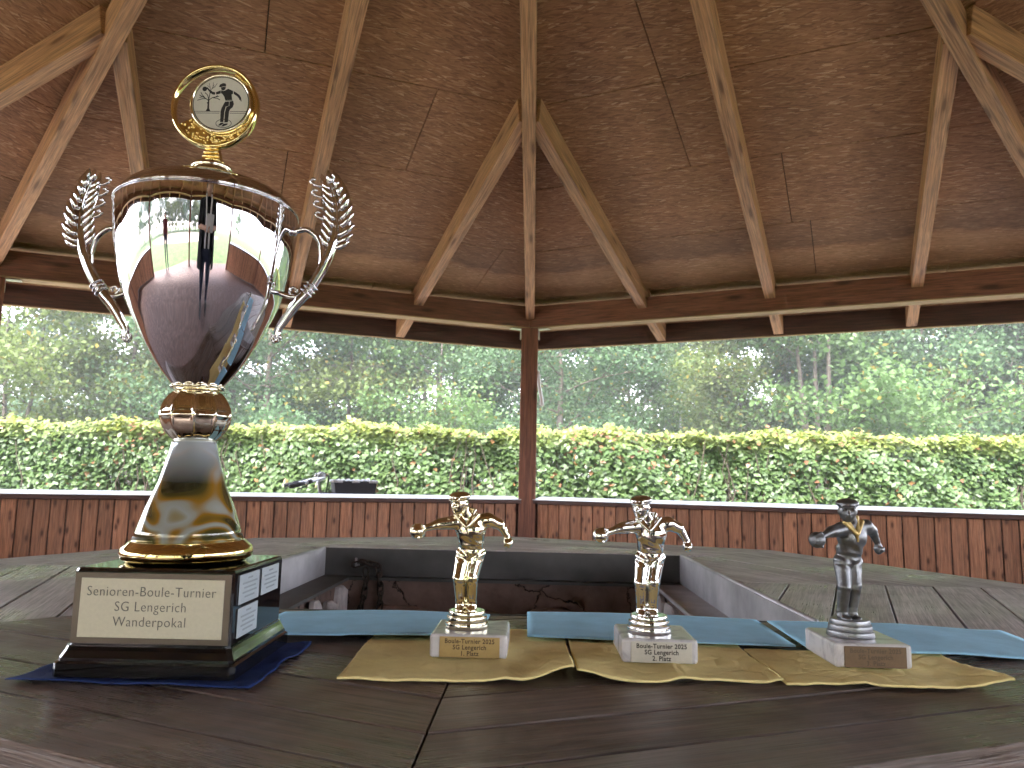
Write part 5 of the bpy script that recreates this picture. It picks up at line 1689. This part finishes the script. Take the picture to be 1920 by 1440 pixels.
# ================================================================== PEOPLE behind the camera (mirrored in the cup)
def person(loc, rz, label, top_m, legs_m, scarf, pose):
    p = tag(empty('person', loc, rz), label, 'person')
    # faces +Y in its own frame; metres
    S = SDF((-0.55, -0.35, 0.0), (0.55, 0.62, 1.78), 0.014)
    for sx in (-1, 1):
        S.cap((0.09 * sx, 0, 0.90), (0.10 * sx, 0.03, 0.50), 0.088, 0.060, 0.03)
        S.cap((0.10 * sx, 0.03, 0.50), (0.11 * sx, -0.01, 0.09), 0.058, 0.040, 0.02)
        S.ell((0.11 * sx, 0.06, 0.045), (0.045, 0.125, 0.042), 0.02)
        S.cap((0.0, 0, 1.42), (0.175 * sx, 0, 1.40), 0.07, 0.062, 0.04)
        if pose == 'hold':
            el, hn = (0.23 * sx, 0.06, 1.12), (0.09 * sx, 0.27, 1.10)
        else:
            el, hn = (0.22 * sx, -0.02, 1.13), (0.23 * sx, 0.08, 0.88)
        S.cap((0.185 * sx, 0, 1.39), el, 0.056, 0.044, 0.02)
        S.cap(el, hn, 0.042, 0.029, 0.015)
        d = (Vector(hn) - Vector(el)).normalized()
        hv = Vector(hn) + d * 0.05
        S.ell(tuple(hv), (0.036, 0.040, 0.040), 0.012)
        for q in range(4):
            a = hv + Vector((-0.012 * sx, 0.012, 0.024 - 0.016 * q)); 
            S.cap(tuple(a), tuple(a + d * 0.045 + Vector((-0.02 * sx, 0.0, 0))), 0.010, 0.008, 0.004)
        S.cap(tuple(hv + Vector((0, 0, 0.03))), tuple(hv + d * 0.03 + Vector((-0.02 * sx, 0, 0.05))), 0.011, 0.009, 0.004)
    S.ell((0, 0, 0.95), (0.19, 0.13, 0.15), 0.04)
    S.ell((0, 0, 1.10), (0.185, 0.125, 0.18), 0.04)
    S.ell((0, 0.01, 1.29), (0.195, 0.125, 0.18), 0.05)
    S.cap((0, 0, 1.42), (0, 0.02, 1.52), 0.058, 0.052, 0.02)
    S.ell((0, 0.035, 1.61), (0.076, 0.094, 0.115), 0.015)
    S.cap((0, 0.125, 1.62), (0, 0.145, 1.585), 0.010, 0.016, 0.008)
    for sx in (-1, 1):
        S.ell((0.03 * sx, 0.125, 1.63), (0.016, 0.014, 0.010), 0.002, cut=True)
        S.ell((0.078 * sx, 0.02, 1.60), (0.012, 0.02, 0.03), 0.004)
    S.cap((-0.022, 0.124, 1.545), (0.022, 0.124, 1.545), 0.008, 0.008, 0.004)
    me = S.mesh('body', 'skin', 1.0, smooth=1)
    # clothing zones are their own materials on the one continuous body
    me.materials.append(MT[top_m]); me.materials.append(MT[legs_m]); me.materials.append(MT['rubber'])
    cen = np.zeros(len(me.polygons) * 3); me.polygons.foreach_get('center', cen); cen = cen.reshape(-1, 3)
    z, x, y = cen[:, 2], np.abs(cen[:, 0]), cen[:, 1]
    mi = np.zeros(len(cen), int)
    mi[(z < 1.47) & (z > 0.92)] = 1
    mi[z <= 0.92] = 2
    mi[z < 0.085] = 3
    fore = (z > 0.8) & (z < 1.25) & (((y > 0.14)) | ((x > 0.195) & (z < 1.12)))
    mi[fore] = 0
    me.polygons.foreach_set('material_index', mi)
    link('body', me, p)
    H = SDF((-0.16, -0.14, 1.45), (0.16, 0.18, 1.90), 0.012)
    H.ell((0, 0.015, 1.645), (0.088, 0.100, 0.108), 0.01)
    H.ell((0, -0.03, 1.60), (0.086, 0.075, 0.11), 0.02)
    H.ell((0, 0.16, 1.575), (0.075, 0.10, 0.105), 0.0, cut=True)
    if scarf: H.ell((0, -0.03, 1.79), (0.05, 0.05, 0.05), 0.02)
    link('hair', H.mesh('hair', 'hair', 1.0, 1), p)
    if scarf:
        v_ = MB()
        rows = [(1.46, 0.13, 0.085), (1.42, 0.215, 0.125), (1.30, 0.225, 0.150), (1.10, 0.225, 0.155), (0.92, 0.245, 0.170), (0.74, 0.265, 0.185)]
        K = 24
        a0_, a1_ = radians(128), radians(412)
        vs, fs = [], []
        for lay in (1.0, 0.95):
            for (z_, rx, ry) in rows:
                for i in range(K + 1):
                    a = a0_ + (a1_ - a0_) * i / K
                    vs.append((rx * lay * cos(a), ry * lay * sin(a), z_))
        nL = len(rows) * (K + 1)
        for j in range(len(rows) - 1):
            for i in range(K):
                q = j * (K + 1) + i
                fs.append((q, q + K + 1, q + K + 2, q + 1)); fs.append((nL + q, nL + q + 1, nL + q + K + 2, nL + q + K + 1))
            for e_ in (0, K):
                q = j * (K + 1) + e_
                fs.append((q, q + K + 1, nL + q + K + 1, nL + q))
        v_.add(vs, fs, True)
        v_.build('vest', 'blackcloth', p)
        c = MB()
        for sx in (-1, 1):
            c.tube([(0.02 * sx, -0.06, 1.50), (0.075 * sx, 0.03, 1.49), (0.07 * sx, 0.115, 1.40), (0.05 * sx, 0.150, 1.25), (0.045 * sx, 0.150, 1.05), (0.05 * sx, 0.145, 0.93)], [0.035, 0.038, 0.04, 0.042, 0.045, 0.048], 10, flat=0.45)
        c.build('scarf', 'whitecloth', p)
    return p
person((0.36, -1.92, 0), 0.30, 'person in black vest, white scarf and dark jeans mirrored in the cup', 'blackcloth', 'denim', True, 'hold')
tag(MB().cbox((-0.075, -0.002, -0.10), (0.075, 0.002, 0.10), 0.001).build('sheet_of_paper', 'whitecloth', None, loc=(0.265, -1.56, 1.16), rot=(-0.35, 0, 0.30)), 'sheet of white paper held by the mirrored person', 'paper')
person((-2.3, -4.7, 0), -0.35, 'person in maroon shirt standing at the pavilion entrance, mirrored in the cup', 'maroon', 'denim', False, 'stand')
